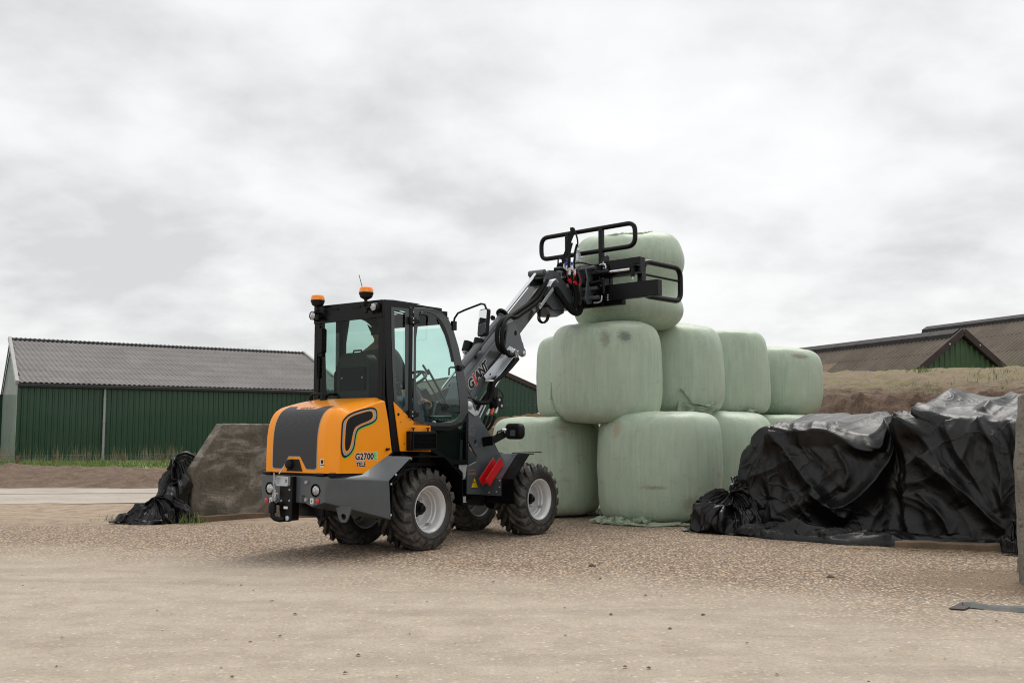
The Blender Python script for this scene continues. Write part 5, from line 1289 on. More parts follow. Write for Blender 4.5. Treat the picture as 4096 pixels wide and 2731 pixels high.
# ---------------------------------------------------------------- front frame
plate = [(.93, 1.28), (.97, 1.40), (1.03, 1.455), (1.09, 1.455), (1.15, 1.40), (1.19, 1.31), (1.27, 1.221), (1.43, 1.068), (1.575, .889), (1.78, .86), (1.9, .6), (1.85, .40), (1.29, .445), (1.023, .462), (1.029, .75), (1.19, .796), (1.198, .846), (1.13, .91), (1.084, .969), (1.027, 1.029), (.99, 1.10)]
for s in (-1, 1):
    b = MB(); b.prism(plate, 'x', s * .182, s * .205, holes=[[(1.165 + .022 * math.cos(R(a)), 1.00 + .03 * math.sin(R(a))) for a in range(0, 360, 30)]]); part(b, 'front_frame_plate', 'grey', bevel=.004)
    b = MB(); b.lathe([(0, .040), (.02, .040), (.024, .03)], (s * .205, 1.05, 1.385), (s, 0, 0), 20); b.prism([(1.0, 1.43), (1.06, 1.43), (1.16, 1.30), (1.14, 1.27), (1.02, 1.33)], 'x', s * .206, s * .216); part(b, 'boom_pin', 'zinc', bevel=.002)
    pl_ = [(1.28, .44), (1.28, .622), (1.56, .873), (1.68, .876)]
    b = MB(); b.cyl((s * .40, 1.55, .882), (s * .40, 2.10, .884), .006, 6); part(b, 'guide_rod', 'blackmatt')
    b = MB()
    for (p, q) in zip(pl_[:-1], pl_[1:]): b.add([(s * .205, p[0], p[1]), (s * .455, p[0], p[1]), (s * .455, q[0], q[1]), (s * .205, q[0], q[1])], [(0, 1, 2, 3)])
    o = part(b, 'front_fender', 'grey', merge=True, smooth=0); sm = o.modifiers.new('s', 'SOLIDIFY'); sm.thickness = .010; fd = o
    b = MB()
    pl2 = [(1.285, .38), (1.285, .618), (1.575, .878), (1.66, .878)]
    for (p, q) in zip(pl2[:-1], pl2[1:]): b.add([(s * .456, p[0], p[1]), (s * .612, p[0], p[1]), (s * .612, q[0], q[1]), (s * .456, q[0], q[1])], [(0, 1, 2, 3)])
    b.add([(s * .22, 1.30, .36), (s * .612, 1.30, .36), (s * .612, 1.30, .46), (s * .22, 1.30, .46)], [(0, 1, 2, 3)])
    o = part(b, 'fender_flap', 'black', merge=True, smooth=0); sm = o.modifiers.new('s', 'SOLIDIFY'); sm.thickness = .010
    dd = Vector((0, .28, .251)).normalized(); nn = Vector((0, -dd.z, dd.y)); o0 = Vector((s * .335, 1.30, .645)); b = MB()
    for xx in (-.046, .046):
        e0 = o0 + Vector((s * xx, 0, 0)); b.bar(e0 + nn * .055 - dd * .16, e0 + nn * .055 + dd * .17, .008, .10, up=nn)
    b.bar(o0 - dd * .13 + nn * .012, o0 + dd * .15 + nn * .012, .092, .008, up=nn)
    part(b, 'wheel_chock', 'red', bevel=.003)
discs('bolt', 'zinc', [(.40, 1.275, .48), (.30, 1.275, .47), (.44, 1.275, .60), (.44, 1.275, .53)], .010, (0, -1, 0), .008, n=10)
b = MB(); tz = [(.2065, 1.085, .525), (.2065, 1.205, .525), (.2065, 1.145, .635)]; b.prism([(1.082, .522), (1.208, .522), (1.145, .638)], 'x', .2055, .2065); tr = part(b, 'warning_triangle', 'yellow', smooth=0)
b = MB(); b.prism([(1.082, .522), (1.208, .522), (1.145, .638)], 'x', .2068, .2074, holes=[inset([(1.082, .522), (1.208, .522), (1.145, .638)], .005)]); b.prism([(1.12, .535), (1.133, .535), (1.133, .560), (1.12, .560)], 'x', .2068, .2074, holes=[[(1.1215, .5365), (1.1315, .5365), (1.1315, .5585), (1.1215, .5585)]]); b.box(.2068, .2074, 1.165, 1.173, .532, .565); b.box(.2068, .2074, 1.138, 1.158, .546, .549); b.build('triangle_print', M['decalblack'], tr, smooth=0)
text_obj('distance_lettering', '4m', .030, (.2072, 1.122, .572), ux, uy, M['decalblack'], tr, bold=.001)
b = MB(); b.prism([(1.03, .66), (1.17, .66), (1.17, .71), (1.03, .71)], 'x', .2055, .2062, holes=[[(1.035, .665), (1.165, .665), (1.165, .705), (1.035, .705)]]); part(b, 'serial_plate_border', M['rust'], smooth=0)
text_obj('serial_lettering', 'SERIAL NUMBER', .016, (.2062, 1.045, .668), ux, uy, M['decalgrey'], LO)
b = MB(); b.prism([(1.145, 1.285), (1.175, 1.285), (1.175, 1.335), (1.145, 1.335)], 'x', .217, .219); hs = part(b, 'lifting_point_sticker', 'white', smooth=0)
b = MB(); b.tube([(.2195, 1.16, 1.33), (.2195, 1.16, 1.308), (.2195, 1.167, 1.30), (.2195, 1.160, 1.292), (.2195, 1.153, 1.298)], .002, 4); b.build('hook_print', M['decalblack'], hs)
# thin outline emblem on the frame plate: a rough spiky beast
em = [[(1.02, 1.10), (1.03, 1.15), (1.045, 1.14), (1.05, 1.17), (1.065, 1.155), (1.075, 1.185), (1.09, 1.165), (1.105, 1.19), (1.115, 1.17), (1.14, 1.165), (1.155, 1.14), (1.15, 1.115), (1.135, 1.10), (1.145, 1.06), (1.13, 1.075), (1.12, 1.105), (1.105, 1.06), (1.095, 1.075), (1.10, 1.11), (1.085, 1.115), (1.075, 1.07), (1.062, 1.06), (1.068, 1.09), (1.06, 1.115), (1.045, 1.09), (1.03, 1.08), (1.035, 1.10), (1.02, 1.10)],
      [(1.04, 1.12), (1.06, 1.13), (1.07, 1.15)], [(1.10, 1.12), (1.12, 1.14), (1.13, 1.13)]]
b = MB()
for l in em: b.tube([(.2058, y, z) for (y, z) in l], .0016, 4)
part(b, 'emblem_outline', 'decalgrey', smooth=0)
# side lamp on its bracket
for s in (1, -1):
    b = MB(); b.bar((s * .21, 1.27, 1.00), (s * .33, 1.30, 1.02), .015, .10); b.bar((s * .33, 1.30, 1.02), (s * .40, 1.42, 1.09), .02, .08); lb = part(b, 'lamp_bracket', 'black', bevel=.006)
    b = MB(); c0 = Vector((s * .50, 1.47, 1.115)); uu = Vector((s * .93, -.37, 0)).normalized(); vv = Vector((0, 0, 1))
    if s > 0: plane_prism(c0, uu, vv, rrect(-.150, .150, -.085, .085, .065, 5), -.04, .05, b)
    else: plane_prism(c0, -uu, vv, rrect(-.150, .150, -.085, .085, .065, 5), -.04, .05, b)
    hl = part(b, 'head_lamp', 'blackmatt', bevel=.03, seg=4)
    b = MB(); q = c0 + Vector((s * .03, -.10, -.02)); b.box(q.x - .028, q.x + .028, q.y - .0, q.y + .03, q.z - .03, q.z + .03); b.build('lamp_label', M['grey'], hl, bevel=.004)
    b = MB(); b.tube([(s * .36, 1.36, 1.02), (s * .35, 1.33, 1.06), (s * .37, 1.33, 1.11), (s * .42, 1.38, 1.135)], .008, 6); b.build('cable', M['hose'], lb); b = MB(); b.cyl((s * .40, 1.37, 1.13), (s * .43, 1.40, 1.13), .016, 10); b.build('cable_plug', M['zinc'], lb)
# ---------------------------------------------------------------- boom
D_ = Vector((0, .764, .645)); Nn = Vector((0, -.645, .764)); RF = Vector((0, 1.404, 1.562))
def BP(x, s, o): return Vector((x, 0, 0)) + RF + D_ * s + Nn * o
def bbox(s0, s1, o0, o1, w, b, w2=None, o2=None):
    w2 = w2 or w; vs = []
    for s, ww in ((s0, w), (s1, w2)):
        for (i, j) in ((-1, o0), (1, o0), (1, o1), (-1, o1)): vs.append(BP(i * ww, s, j))
    return b.add(vs, [(0, 3, 2, 1), (4, 5, 6, 7), (0, 1, 5, 4), (1, 2, 6, 5), (2, 3, 7, 6), (3, 0, 4, 7)])
b = MB(); bbox(-.20, .70, -.002, .256, .095, b); b.prism([(1.02, 1.33), (1.08, 1.30), (1.26, 1.42), (1.25, 1.62), (1.10, 1.645), (1.00, 1.45)], 'x', -.09, .09); bm_ = part(b, 'outer_boom', 'grey', bevel=.014, seg=3)
for s in (1, -1):
    b = MB(); b.prism([(1.86, 2.33), (1.969, 2.378), (2.09, 2.226), (2.125, 2.15), (2.15, 2.12), (2.165, 2.075), (2.20, 2.045), (2.195, 1.985), (2.14, 1.965), (2.08, 1.985), (1.95, 2.02), (1.90, 2.0), (1.80, 2.05)], 'x', s * .096, s * .118, holes=[[(2.0 + .025 * math.cos(R(a)), 2.23 + .03 * math.sin(R(a))) for a in range(0, 360, 30)]]); b.build('boom_end_plate', M['grey'], bm_, bevel=.003)
    b = MB(); b.lathe([(0, .03), (.012, .03), (.016, .022)], (s * .118, 2.155, 2.012), (s, 0, 0), 18); b.build('pin', M['zinc'], bm_)
for (s0, o0) in ((-.20, .108), ): b = MB(); b.add([BP(.0962, -.20, .106), BP(.0962, .70, .106), BP(.0962, .70, .112), BP(.0962, -.20, .112)], [(0, 1, 2, 3)]); b.build('weld_seam', M['decalblack'], bm_, smooth=0)
b = MB(); bbox(.62, 1.71, .038, .248, .083, b); ib = part(b, 'inner_boom', 'innerboom', bevel=.016, seg=3)
b = MB(); pts_ = [(2.37, 2.53), (2.40, 2.60), (2.44, 2.62), (2.46, 2.57), (2.43, 2.51)]; b.prism(chaikin(pts_, 1), 'x', .077, .084); b.build('cover_plate', M['zinc'], ib, smooth=0)
P0, P1, P2 = Vector((0, 1.17, 1.81)), Vector((0, 1.893, 2.42)), Vector((0, 2.56, 2.985))
b = MB(); b.cyl(P0, P1, .042, 18); b.cyl(P1 - (P1 - P0).normalized() * .03, P1, .05, 18); tc_ = part(b, 'tilt_cylinder', 'grey')
b = MB(); b.cyl(P1, P2, .024, 16); b.build('piston_rod', M['chrome'], tc_)
b = MB(); b.cyl((-.11, 2.60, 3.005), (.11, 2.60, 3.005), .040, 18); b.cyl((.11, 2.60, 3.005), (.125, 2.60, 3.005), .025, 14); b.build('rod_eye', M['grey'], tc_)
b = MB(); b.lathe([(0, .075), (.02, .075)], P1 + Vector((-.0, 0, .02)), (P1 - P0), 20); b.lathe([(0, .03), (.015, .03)], P1 + Vector((-.12, -.02, -.01)), (0, 1, .2), 14); b.build('guide_ring', M['black'], tc_)
P3, P4, P5 = Vector((0, 1.15, 1.06)), Vector((0, 1.66, 1.535)), Vector((0, 2.155, 2.012))
b = MB(); b.cyl(P3, P4, .048, 18); lc = part(b, 'lift_cylinder', 'black'); b = MB(); b.cyl(P4, P5, .024, 16); b.build('piston_rod', M['chrome'], lc)
b = MB(); b.cyl((.09, 1.22, 1.16), (.09, 1.46, 1.44), .012, 8); b.cyl((.12, 1.24, 1.14), (.12, 1.44, 1.40), .010, 8); b.cyl((-.06, 1.22, 1.2), (-.06, 1.5, 1.5), .02, 8); b.build('hydraulic_pipe', M['zinc'], lc)
# thin levelling cylinder left of the boom, seen over the cab door
b = MB(); b.cyl((-.14, 1.15, 1.60), (-.14, 1.52, 1.92), .022, 12); b.cyl((-.14, 1.52, 1.92), (-.14, 1.62, 2.00), .030, 12); q = part(b, 'level_cylinder', 'black'); b = MB(); b.cyl((-.175, 1.05, 1.57), (-.175, 1.38, 1.86), .013, 10); b.build('piston_rod', M['chrome'], q)
# lettering on the boom: white outlined black letters with one red letter
def boom_text(txt, s, o, size, mat, x, bold):
    v, f = text_mesh(txt, size, bold, .12, 1.0); b = MB(); b.add([BP(x, s + p[0], o + p[1]) for p in v], f); return part(b, 'maker_lettering' if mat != 'white' else 'lettering_outline', mat, smooth=0, recalc=False)
ss_ = -.155
for (ch, w, mt) in (('G', .105, 'decalblack'), ('I', .045, 'red'), ('A', .085, 'decalblack'), ('N', .090, 'decalblack'), ('T', .08, 'decalblack')):
    sz = .150 if ch != 'I' else .185; oo = .122 if ch != 'I' else .105
    boom_text(ch, ss_, oo, sz * .92, 'white', .0962, .0135); boom_text(ch, ss_, oo, sz * .92, mt, .0975, .0075 if ch != 'I' else .010); ss_ += w
# hose tray and hoses
b = MB(); tp = [(1.40, 1.715), (1.47, 1.655), (1.53, 1.672), (1.955, 2.03), (1.945, 2.06), (1.87, 2.075)]; b.prism(tp, 'x', .120, .128, holes=[[(1.50, 1.722), (1.53, 1.732), (1.53, 1.75), (1.50, 1.74)]]); b.prism([(1.53, 1.672), (1.955, 2.03), (1.96, 2.022), (1.535, 1.664)], 'x', .12, .19); ht = part(b, 'hose_tray', 'zinc', bevel=.003)
b = MB(); b.box(.13, .19, 1.42, 1.52, 1.655, 1.675); b.build('hose_clamp', M['white'], ht, bevel=.003)
def hose(name, pts, r, mat='hose', parent=None, n=10, k=6):
    b = MB(); b.tube(resample([tuple(p) for p in pts], k), r, n); return part(b, name, mat, parent, smooth=180)
for j, (dx, dy) in enumerate(((0, 0), (.045, .03))):
    hose('hose', [(.17 + dx, 1.80 + dy, 2.00 - dy), (.18 + dx, 1.70 + dy, 1.985 - dy), (.185 + dx, 1.60 + dy * .6, 2.03), (.18 + dx, 1.565 + dy, 2.12), (.17 + dx, 1.59 + dy, 2.24), (.16 + dx * .6, 1.68 + dy, 2.345), (.14 + dx * .6, 1.80 + dy, 2.40), (.125 + dx * .6, 1.93 + dy, 2.435 - dy), (.115 + dx * .5, 2.096 + dy, 2.51 - dy), (.11 + dx * .5, 2.25 + dy, 2.585 - dy), (.11 + dx * .5, 2.41 + dy, 2.68 - dy), (.11 + dx * .3, 2.55 + dy, 2.82 - dy), (.11, 2.65 + dy, 2.925 - dy)], .024)
for j, dx in enumerate((0, .05)):
    hose('hose', [(.15 + dx, 1.93, 1.93), (.15 + dx, 1.80, 1.83), (.15 + dx, 1.66, 1.74), (.15 + dx, 1.52, 1.66), (.15 + dx, 1.47, 1.60), (.15 + dx, 1.45, 1.52), (.15 + dx, 1.40, 1.44), (.14 + dx, 1.30, 1.415), (.13 + dx * .6, 1.18, 1.44), (.12 + dx * .5, 1.05, 1.47)], .022)
for dx in (0, .03, -.03): hose('hydraulic_fitting', [(.16 + dx, 1.83, 1.99), (.16 + dx, 1.88, 2.03), (.16 + dx, 1.93, 2.0), (.16 + dx, 1.95, 1.94)], .011, 'zinc')
b = MB(); b.bar((.10, 2.43, 2.60), (.19, 2.43, 2.60), .035, .03); b.bar((.155, 2.42, 2.555), (.155, 2.71, 2.82), .012, .04); part(b, 'hose_guide', 'zinc', bevel=.003)
for k in range(5):
    x = .10 + .02 * k; hose('hydraulic_fitting', [(x, 2.60, 2.83), (x, 2.67, 2.90), (x, 2.73, 2.93), (x, 2.78, 2.90)], .009, 'zinc')
# valve block under the boom with its couplings
b = MB(); b.box(.06, .17, 1.58, 1.70, 1.36, 1.50); b.box(.08, .16, 1.54, 1.62, 1.46, 1.60); vbk = part(b, 'valve_block', 'black', bevel=.008)
for (y, z) in ((1.62, 1.46), (1.66, 1.395)): b = MB(); b.lathe([(0, .016), (.006, .016), (.006, .006), (.008, 0)], (.171, y, z), (1, 0, 0), 12); b.build('port', M['zinc'], vbk)
for i, (y, mt) in enumerate(((1.50, 'zinc'), (1.55, 'coupl'), (1.60, 'zinc'))):
    if mt == 'coupl': M['coupl'] = paint('orange_coupling', (.75, .12, .02), .4)
    b = MB(); b.lathe([(0, .012), (.01, .017), (.05, .017), (.055, .012), (.08, .010)], (.13 + .02 * i, y - .05, 1.29 + .01 * i), (0, .55, .83), 12); part(b, 'coupling', mt)
    hose('hose', [(.13 + .02 * i, y - .06, 1.28), (.13 + .02 * i, y - .12, 1.18), (.10, y - .20, 1.06), (.05, y - .25, .95)], .016)
hose('hose', [(.10, 1.62, 1.58), (.14, 1.68, 1.56), (.15, 1.72, 1.50), (.14, 1.70, 1.45)], .005)
# two cylindrical flood lights over the boom foot
for (x, y, z) in ((-.17, 1.47, 2.03), (-.02, 1.47, 2.055)):
    d = Vector((.10, .35, .92)).normalized(); p = Vector((x, y, z)); b = MB(); b.lathe([(.0, .052), (.11, .060), (.11, .050), (.0, .045)], p - d * .03, d, 24, cap=False); b.lathe([(.09, .05), (.10, 0)], p - d * .03, d, 20, cap=False); fl = part(b, 'flood_light', 'blackmatt')
    b = MB(); b.lathe([(0, .012), (.02, .036), (.03, .040), (.045, .030), (.05, .012)], p - d * .07, d, 20); b.cyl(p - d * .10, p - d * .06, .012, 8); b.build('lamp_socket', M['zinc'], fl); b = MB(); b.cyl(p - d * .12 + Vector((.02, 0, 0)), p - d * .25 + Vector((.04, .02, -.08)), .014, 8); b.build('lamp_foot', M['blackmatt'], fl)
# boom head
head = [(2.56, 2.78), (2.60, 2.96), (2.68, 3.045), (2.86, 3.055), (2.95, 2.98), (3.05, 2.93), (3.30, 2.90), (3.44, 2.86), (3.45, 2.78), (3.36, 2.73), (3.20, 2.70), (2.98, 2.60), (2.76, 2.575), (2.62, 2.66)]
for s in (-1, 1):
    b = MB(); b.prism(head, 'x', s * .095, s * .118, holes=[[(3.2 + .02 * math.cos(R(a)), 2.83 + .02 * math.sin(R(a))) for a in range(0, 360, 45)]]); hp_ = part(b, 'boom_head', 'grey', bevel=.004)
    b = MB(); b.lathe([(0, .035), (.02, .035), (.03, .018)], (s * .118, 3.40, 2.80), (s, 0, 0), 18); b.build('pin', M['zinc'], hp_)
    b = MB(); b.lathe([(0, .022), (.012, .022)], (s * .118, 3.08, 2.90), (s, 0, 0), 14); b.build('pin', M['zinc'], hp_)
b = MB(); b.box(-.1, .1, 2.70, 3.30, 2.62, 2.70); b.box(-.1, .1, 2.62, 2.92, 2.94, 3.03); b.prism([(2.66, 2.60), (2.74, 2.50), (2.90, 2.50), (3.05, 2.56), (3.05, 2.62)], 'x', -.09, .09); part(b, 'head_crosspiece', 'grey', bevel=.01)
b = MB(); b.cyl((0, 2.80, 2.92), (0, 3.30, 3.02), .045, 16); b.cyl((0, 3.30, 3.02), (0, 3.46, 3.05), .02, 12); part(b, 'crowd_cylinder', 'black')
hose('rubber_flap', [(.125, 2.80, 3.07), (.13, 2.95, 3.09), (.13, 3.06, 3.03), (.135, 3.13, 2.92), (.14, 3.16, 2.86)], .022, 'blackmatt')
for dx in (0, .025):
    hose('hose', [(.13 + dx, 2.63, 2.50), (.14 + dx, 2.58, 2.43), (.14 + dx, 2.50, 2.39), (.14 + dx, 2.42, 2.42), (.13 + dx, 2.44, 2.50), (.12, 2.52, 2.60)], .010)
hose('hose', [(.14, 2.78, 2.84), (.17, 2.86, 2.74), (.18, 2.95, 2.66), (.18, 3.05, 2.60), (.17, 3.18, 2.57), (.15, 3.30, 2.60), (.14, 3.35, 2.70), (.12, 3.33, 2.85), (.08, 3.30, 2.98), (.05, 3.28, 3.10)], .040)
hose('hose', [(.16, 2.76, 2.80), (.20, 2.84, 2.70), (.21, 2.95, 2.62), (.20, 3.08, 2.575), (.19, 3.2, 2.59)], .016)

# ================================================================== bale clamp (attachment carried by the boom)
CL = empty('bale_clamp', (.846, 12.84, 2.60), -R(43)); tag(CL, 'black bale clamp with tubular top rail and arms gripping the top bale', 'bale clamp')
ZB = 2.60
def cp(mb, name, mat, parent=None, **k):
    mb.v = [(v[0], v[1], v[2] - ZB) for v in mb.v]; return mb.build(name, M[mat] if isinstance(mat, str) else mat, parent or CL, **k)
def round_loop(p, r, n=5):
    out = []; N = len(p); p = [Vector(q) for q in p]
    for i in range(N):
        a, b, c = p[i - 1], p[i], p[(i + 1) % N]; u = (a - b).normalized(); v = (c - b).normalized()
        s0 = b + u * r; s1 = b + v * r
        for k in range(n + 1):
            t = k / n; out.append(s0 * (1 - t) ** 2 + b * 2 * t * (1 - t) + s1 * t * t)
    return out
b = MB(); b.tube(round_loop([(-.655, .03, 3.36), (-.655, .03, 3.645), (.86, .03, 3.645), (.86, .03, 3.36)], .11), .030, 12, closed=True); cp(b, 'top_rail', 'black', smooth=60)
for x in (-.20, .345): b = MB(); b.box(x - .03, x + .03, .0, .05, 3.0, 3.64); cp(b, 'rail_post', 'black', bevel=.004)
b = MB(); b.box(-.50, .50, .02, .10, 3.03, 3.20); b.box(-.35, .66, .02, .10, 2.66, 2.80); b.box(-.30, .42, .10, .16, 2.70, 3.18); cp(b, 'main_frame', 'black', bevel=.006)
for x in (-.33, .40):
    b = MB(); b.prism([(.10, 2.66), (-.02, 2.66), (-.04, 2.80), (-.10, 2.92), (-.08, 3.12), (-.02, 3.27), (.06, 3.30), (.10, 3.28)], 'x', x - .012, x + .012); cp(b, 'side_plate', 'black', bevel=.003)
# quick hitch: grey hooks and a cross tube
b = MB(); b.cyl((-.36, -.13, 3.13), (.37, -.13, 3.13), .026, 14); cp(b, 'hitch_tube', 'grey')
for x in (-.16, .12, .24):
    b = MB(); b.prism([(-.05, 2.70), (-.13, 2.68), (-.18, 2.74), (-.16, 2.86), (-.13, 3.0), (-.16, 3.10), (-.15, 3.17), (-.10, 3.18), (-.04, 3.10), (-.02, 2.9)], 'x', x - .011, x + .011); cp(b, 'hitch_hook', 'grey', bevel=.003)
b = MB(); b.cyl((-.20, -.10, 2.76), (.40, -.10, 2.76), .024, 12); cp(b, 'lock_pin', 'grey')
b = MB(); b.box(.10, .36, -.10, -.02, 2.86, 2.90); cp(b, 'hitch_bar', 'grey', bevel=.004)
# sliding beams
b = MB(); b.box(.42, .985, -.045, .055, 3.00, 3.205); cp(b, 'slide_beam', 'black', bevel=.006)
b = MB(); b.box(.44, 1.235, -.045, .045, 2.715, 2.905); cp(b, 'slide_beam', 'black', bevel=.006)
b = MB(); b.box(.92, .99, -.02, .06, 2.90, 3.01); cp(b, 'beam_link', 'black', bevel=.004)
# clamp arms: tubular loops reaching forward round the bale
def arm(x, spread, s):
    L = round_loop([(x, .06, 3.165), (x + spread * s, .86, 3.165), (x + spread * s, .86, 2.745), (x, .06, 2.745)], .13)
    b = MB(); b.tube(L, .034, 12, closed=True); a = cp(b, 'clamp_arm', 'black', smooth=60)
    b = MB(); b.cyl((x, .07, 3.005), (x + spread * s, .86, 3.00), .015, 10); bb = cp(b, 'arm_bar', 'black')
arm(.95, -.0, 1)
# slide cylinder
b = MB(); b.cyl((.30, -.09, 3.055), (.56, -.09, 3.055), .036, 14); cc = cp(b, 'slide_cylinder', 'black'); b = MB(); b.cyl((.56, -.09, 3.055), (.87, -.09, 3.055), .019, 14); cp(b, 'piston_rod', 'chrome', cc)
b = MB(); b.cyl((.905, -.09, 2.96), (.905, -.09, 3.12), .024, 14); b.cyl((.905, -.09, 3.12), (.905, -.09, 3.135), .016, 8); b.box(.87, .99, -.115, -.045, 3.085, 3.10); b.box(.87, .99, -.115, -.045, 2.995, 3.010); cp(b, 'cylinder_bracket', 'black')
b = MB(); b.cyl((.905, -.09, 2.93), (.905, -.09, 2.965), .012, 8); b.cyl((.89, -.09, 2.945), (.93, -.09, 2.945), .004, 6); cp(b, 'locking_bolt', 'zinc')
b = MB(); b.cyl((.47, -.09, 2.80), (.47, -.09, 2.98), .022, 12); b.cyl((.47, -.09, 2.98), (.47, -.09, 2.995), .014, 8); cp(b, 'link_pin', 'black')
b = MB(); b.cyl((.10, -.08, 2.93), (.44, -.08, 2.95), .032, 14); b.cyl((-.3, -.08, 2.95), (.10, -.08, 2.93), .02, 14); cp(b, 'lower_cylinder', 'black')
for (x, y, z) in [(.435, -.05, 3.19 - .035 * k) for k in range(3)] + [(.50, -.05, 2.78 - .03 * k) for k in range(3)] + [(.42, -.05, 2.99), (.45, -.05, 2.93)]:
    b = MB(); b.lathe([(0, .010), (.008, .010), (.010, .006)], (x, y, z), (0, -1, 0), 8); cp(b, 'bolt', 'zinc')
def chose(name, pts, r, mat='hose', k=6):
    b = MB(); b.tube(resample([tuple(p) for p in pts], k), r, 8); return cp(b, name, mat, smooth=180)
for (dx, dz) in ((0, 0), (.025, .0), (.045, -.01)):
    chose('hose', [(-.10 + dx, -.03, 3.70 + dz), (-.085 + dx, -.05, 3.62), (-.10 + dx, -.10, 3.50), (-.08 + dx, -.16, 3.38), (-.10 + dx, -.20, 3.28), (-.06 + dx, -.22, 3.20)], .013)
chose('hose', [(-.05, -.03, 3.68), (.0, -.05, 3.60), (.05, -.08, 3.50), (.06, -.1, 3.40), (.06, -.1, 3.34)], .011)
for k_ in range(3): chose('hose', [(-.05 + .04 * k_, -.2, 3.06), (0 + .04 * k_, -.23, 2.97), (.02 + .03 * k_, -.25, 2.88), (.02 + .03 * k_, -.24, 2.78)], .022)
chose('hose', [(.02, -.1, 3.22), (.15, -.12, 3.21), (.28, -.1, 3.17), (.40, -.08, 3.15)], .010)
chose('hose', [(-.12, -.2, 3.28), (-.2, -.16, 3.30), (-.26, -.1, 3.22), (-.28, -.08, 3.10)], .010)
chose('hydraulic_fitting', [(.40, -.08, 3.16), (.46, -.08, 3.165), (.49, -.08, 3.14), (.49, -.08, 3.10)], .012, 'zinc')
chose('hydraulic_fitting', [(.30, -.08, 2.70), (.38, -.08, 2.70), (.42, -.08, 2.72), (.43, -.08, 2.78)], .011, 'zinc')
# couplings, blue and red caps, red strings
for (x, z) in ((-.06, 3.17), (-.02, 3.15), (.03, 3.16), (.07, 3.15)):
    b = MB(); b.lathe([(0, .010), (.01, .018), (.04, .018), (.045, .013), (.09, .012), (.10, .009)], (x, -.22, z - .06), (.05, 0, 1), 12); cp(b, 'coupling', 'zinc')
b = MB(); b.box(.03, .10, -.13, -.08, 3.24, 3.34); b.cyl((.10, -.105, 3.28), (.15, -.105, 3.28), .012, 10); b.cyl((.065, -.105, 3.34), (.065, -.105, 3.42), .010, 10); b.lathe([(0, .012), (.02, .020), (.04, .012)], (.08, -.105, 3.36), (0, 0, 1), 10); cp(b, 'valve', 'zinc', bevel=.003)
M['blue'] = paint('blue_cap', (.02, .05, .35), .4)
b = MB(); b.lathe([(0, .018), (.03, .020), (.035, .012)], (-.02, -.23, 3.19), (.1, 0, 1), 12); b.tube([(-.03, -.235, 3.24), (-.01, -.24, 3.27), (.01, -.235, 3.24)], .004, 6); cp(b, 'dust_cap', M['blue'])

# ================================================================== the driver
def skin(name, verts, edges, radii, mat, parent, sub=2, root=0):
    me = bpy.data.meshes.new(name); me.from_pydata(verts, edges, []); o = bpy.data.objects.new(name, me); COL.objects.link(o)
    md = o.modifiers.new('skin', 'SKIN'); md.use_smooth_shade = True
    for i, r in enumerate(radii):
        v = me.skin_vertices[0].data[i]; v.radius = (r, r) if not isinstance(r, tuple) else r; v.use_root = (i == root)
    s = o.modifiers.new('sub', 'SUBSURF'); s.levels = s.render_levels = sub
    me.materials.append(mat); o.parent = parent; return o
PE = empty('person', LO.matrix_basis @ Vector((0, -.15, 1.33)), -R(36.4)); tag(PE, 'person in dark vest and jeans driving the loader, seen from behind through the cab glass', 'person')
PE.location = (-1.24 + math.sin(R(36.4)) * -.15, 10.094 + math.cos(R(36.4)) * -.15, 1.33)
OY, OZ = -.15, 1.33
def q(x, y, z): return (x, y - OY, z - OZ)
V_ = [q(0, -.20, 1.40), q(0, -.19, 1.58), q(.01, -.15, 1.76), q(.0, -.11, 1.90), q(-.005, -.09, 1.98), q(-.01, -.07, 2.04), q(-.01, -.06, 2.10),   # 0-6 spine, neck, head
      q(-.17, -.15, 1.84), q(-.26, .0, 1.62), q(-.15, .22, 1.69), q(-.11, .27, 1.70),      # 7-10 left arm
      q(.21, -.13, 1.84), q(.30, -.04, 1.58), q(.30, .14, 1.43), q(.30, .20, 1.42),       # 11-14 right arm
      q(-.11, -.16, 1.37), q(-.17, .26, 1.37), q(-.17, .38, .98), q(-.17, .46, .88),      # 15-18
      q(.11, -.16, 1.37), q(.17, .24, 1.38), q(.17, .36, .98), q(.17, .44, .88)]
E_ = [(0, 1), (1, 2), (2, 3), (3, 4), (4, 5), (5, 6), (3, 7), (7, 8), (8, 9), (9, 10), (3, 11), (11, 12), (12, 13), (13, 14), (0, 15), (15, 16), (16, 17), (17, 18), (0, 19), (19, 20), (20, 21), (21, 22)]
Rr = [(.14, .12), (.14, .11), (.16, .115), (.12, .09), (.055, .055), (.078, .085), (.070, .085), .065, .048, .032, .03, .065, .048, .033, .03, .09, .065, .05, .045, .09, .065, .05, .045]
skin('body', V_, E_, Rr, M['skin'], PE)
k_ = 1.14
skin('sweater', [V_[i] for i in (1, 2, 3, 7, 8, 9, 11, 12)] + [q(.30, .165, 1.425)], [(0, 1), (1, 2), (2, 3), (3, 4), (4, 5), (2, 6), (6, 7), (7, 8)], [(.16, .13), (.175, .13), (.125, .10), .078, .060, .040, .078, .060, .042], M['sweater'], PE)
skin('vest', [q(0, -.19, 1.42), q(0, -.19, 1.58), q(.01, -.16, 1.74), q(.0, -.12, 1.89)], [(0, 1), (1, 2), (2, 3)], [(.165, .14), (.175, .145), (.195, .145), (.13, .105)], M['vest'], PE)
skin('jeans', [V_[i] for i in (0, 15, 16, 17, 19, 20, 21)], [(0, 1), (1, 2), (2, 3), (0, 4), (4, 5), (5, 6)], [(.15, .13), .10, .075, .06, .10, .075, .06], M['jeans'], PE)
b = MB(); hc = Vector(q(-.01, -.07, 2.10)); rows = []
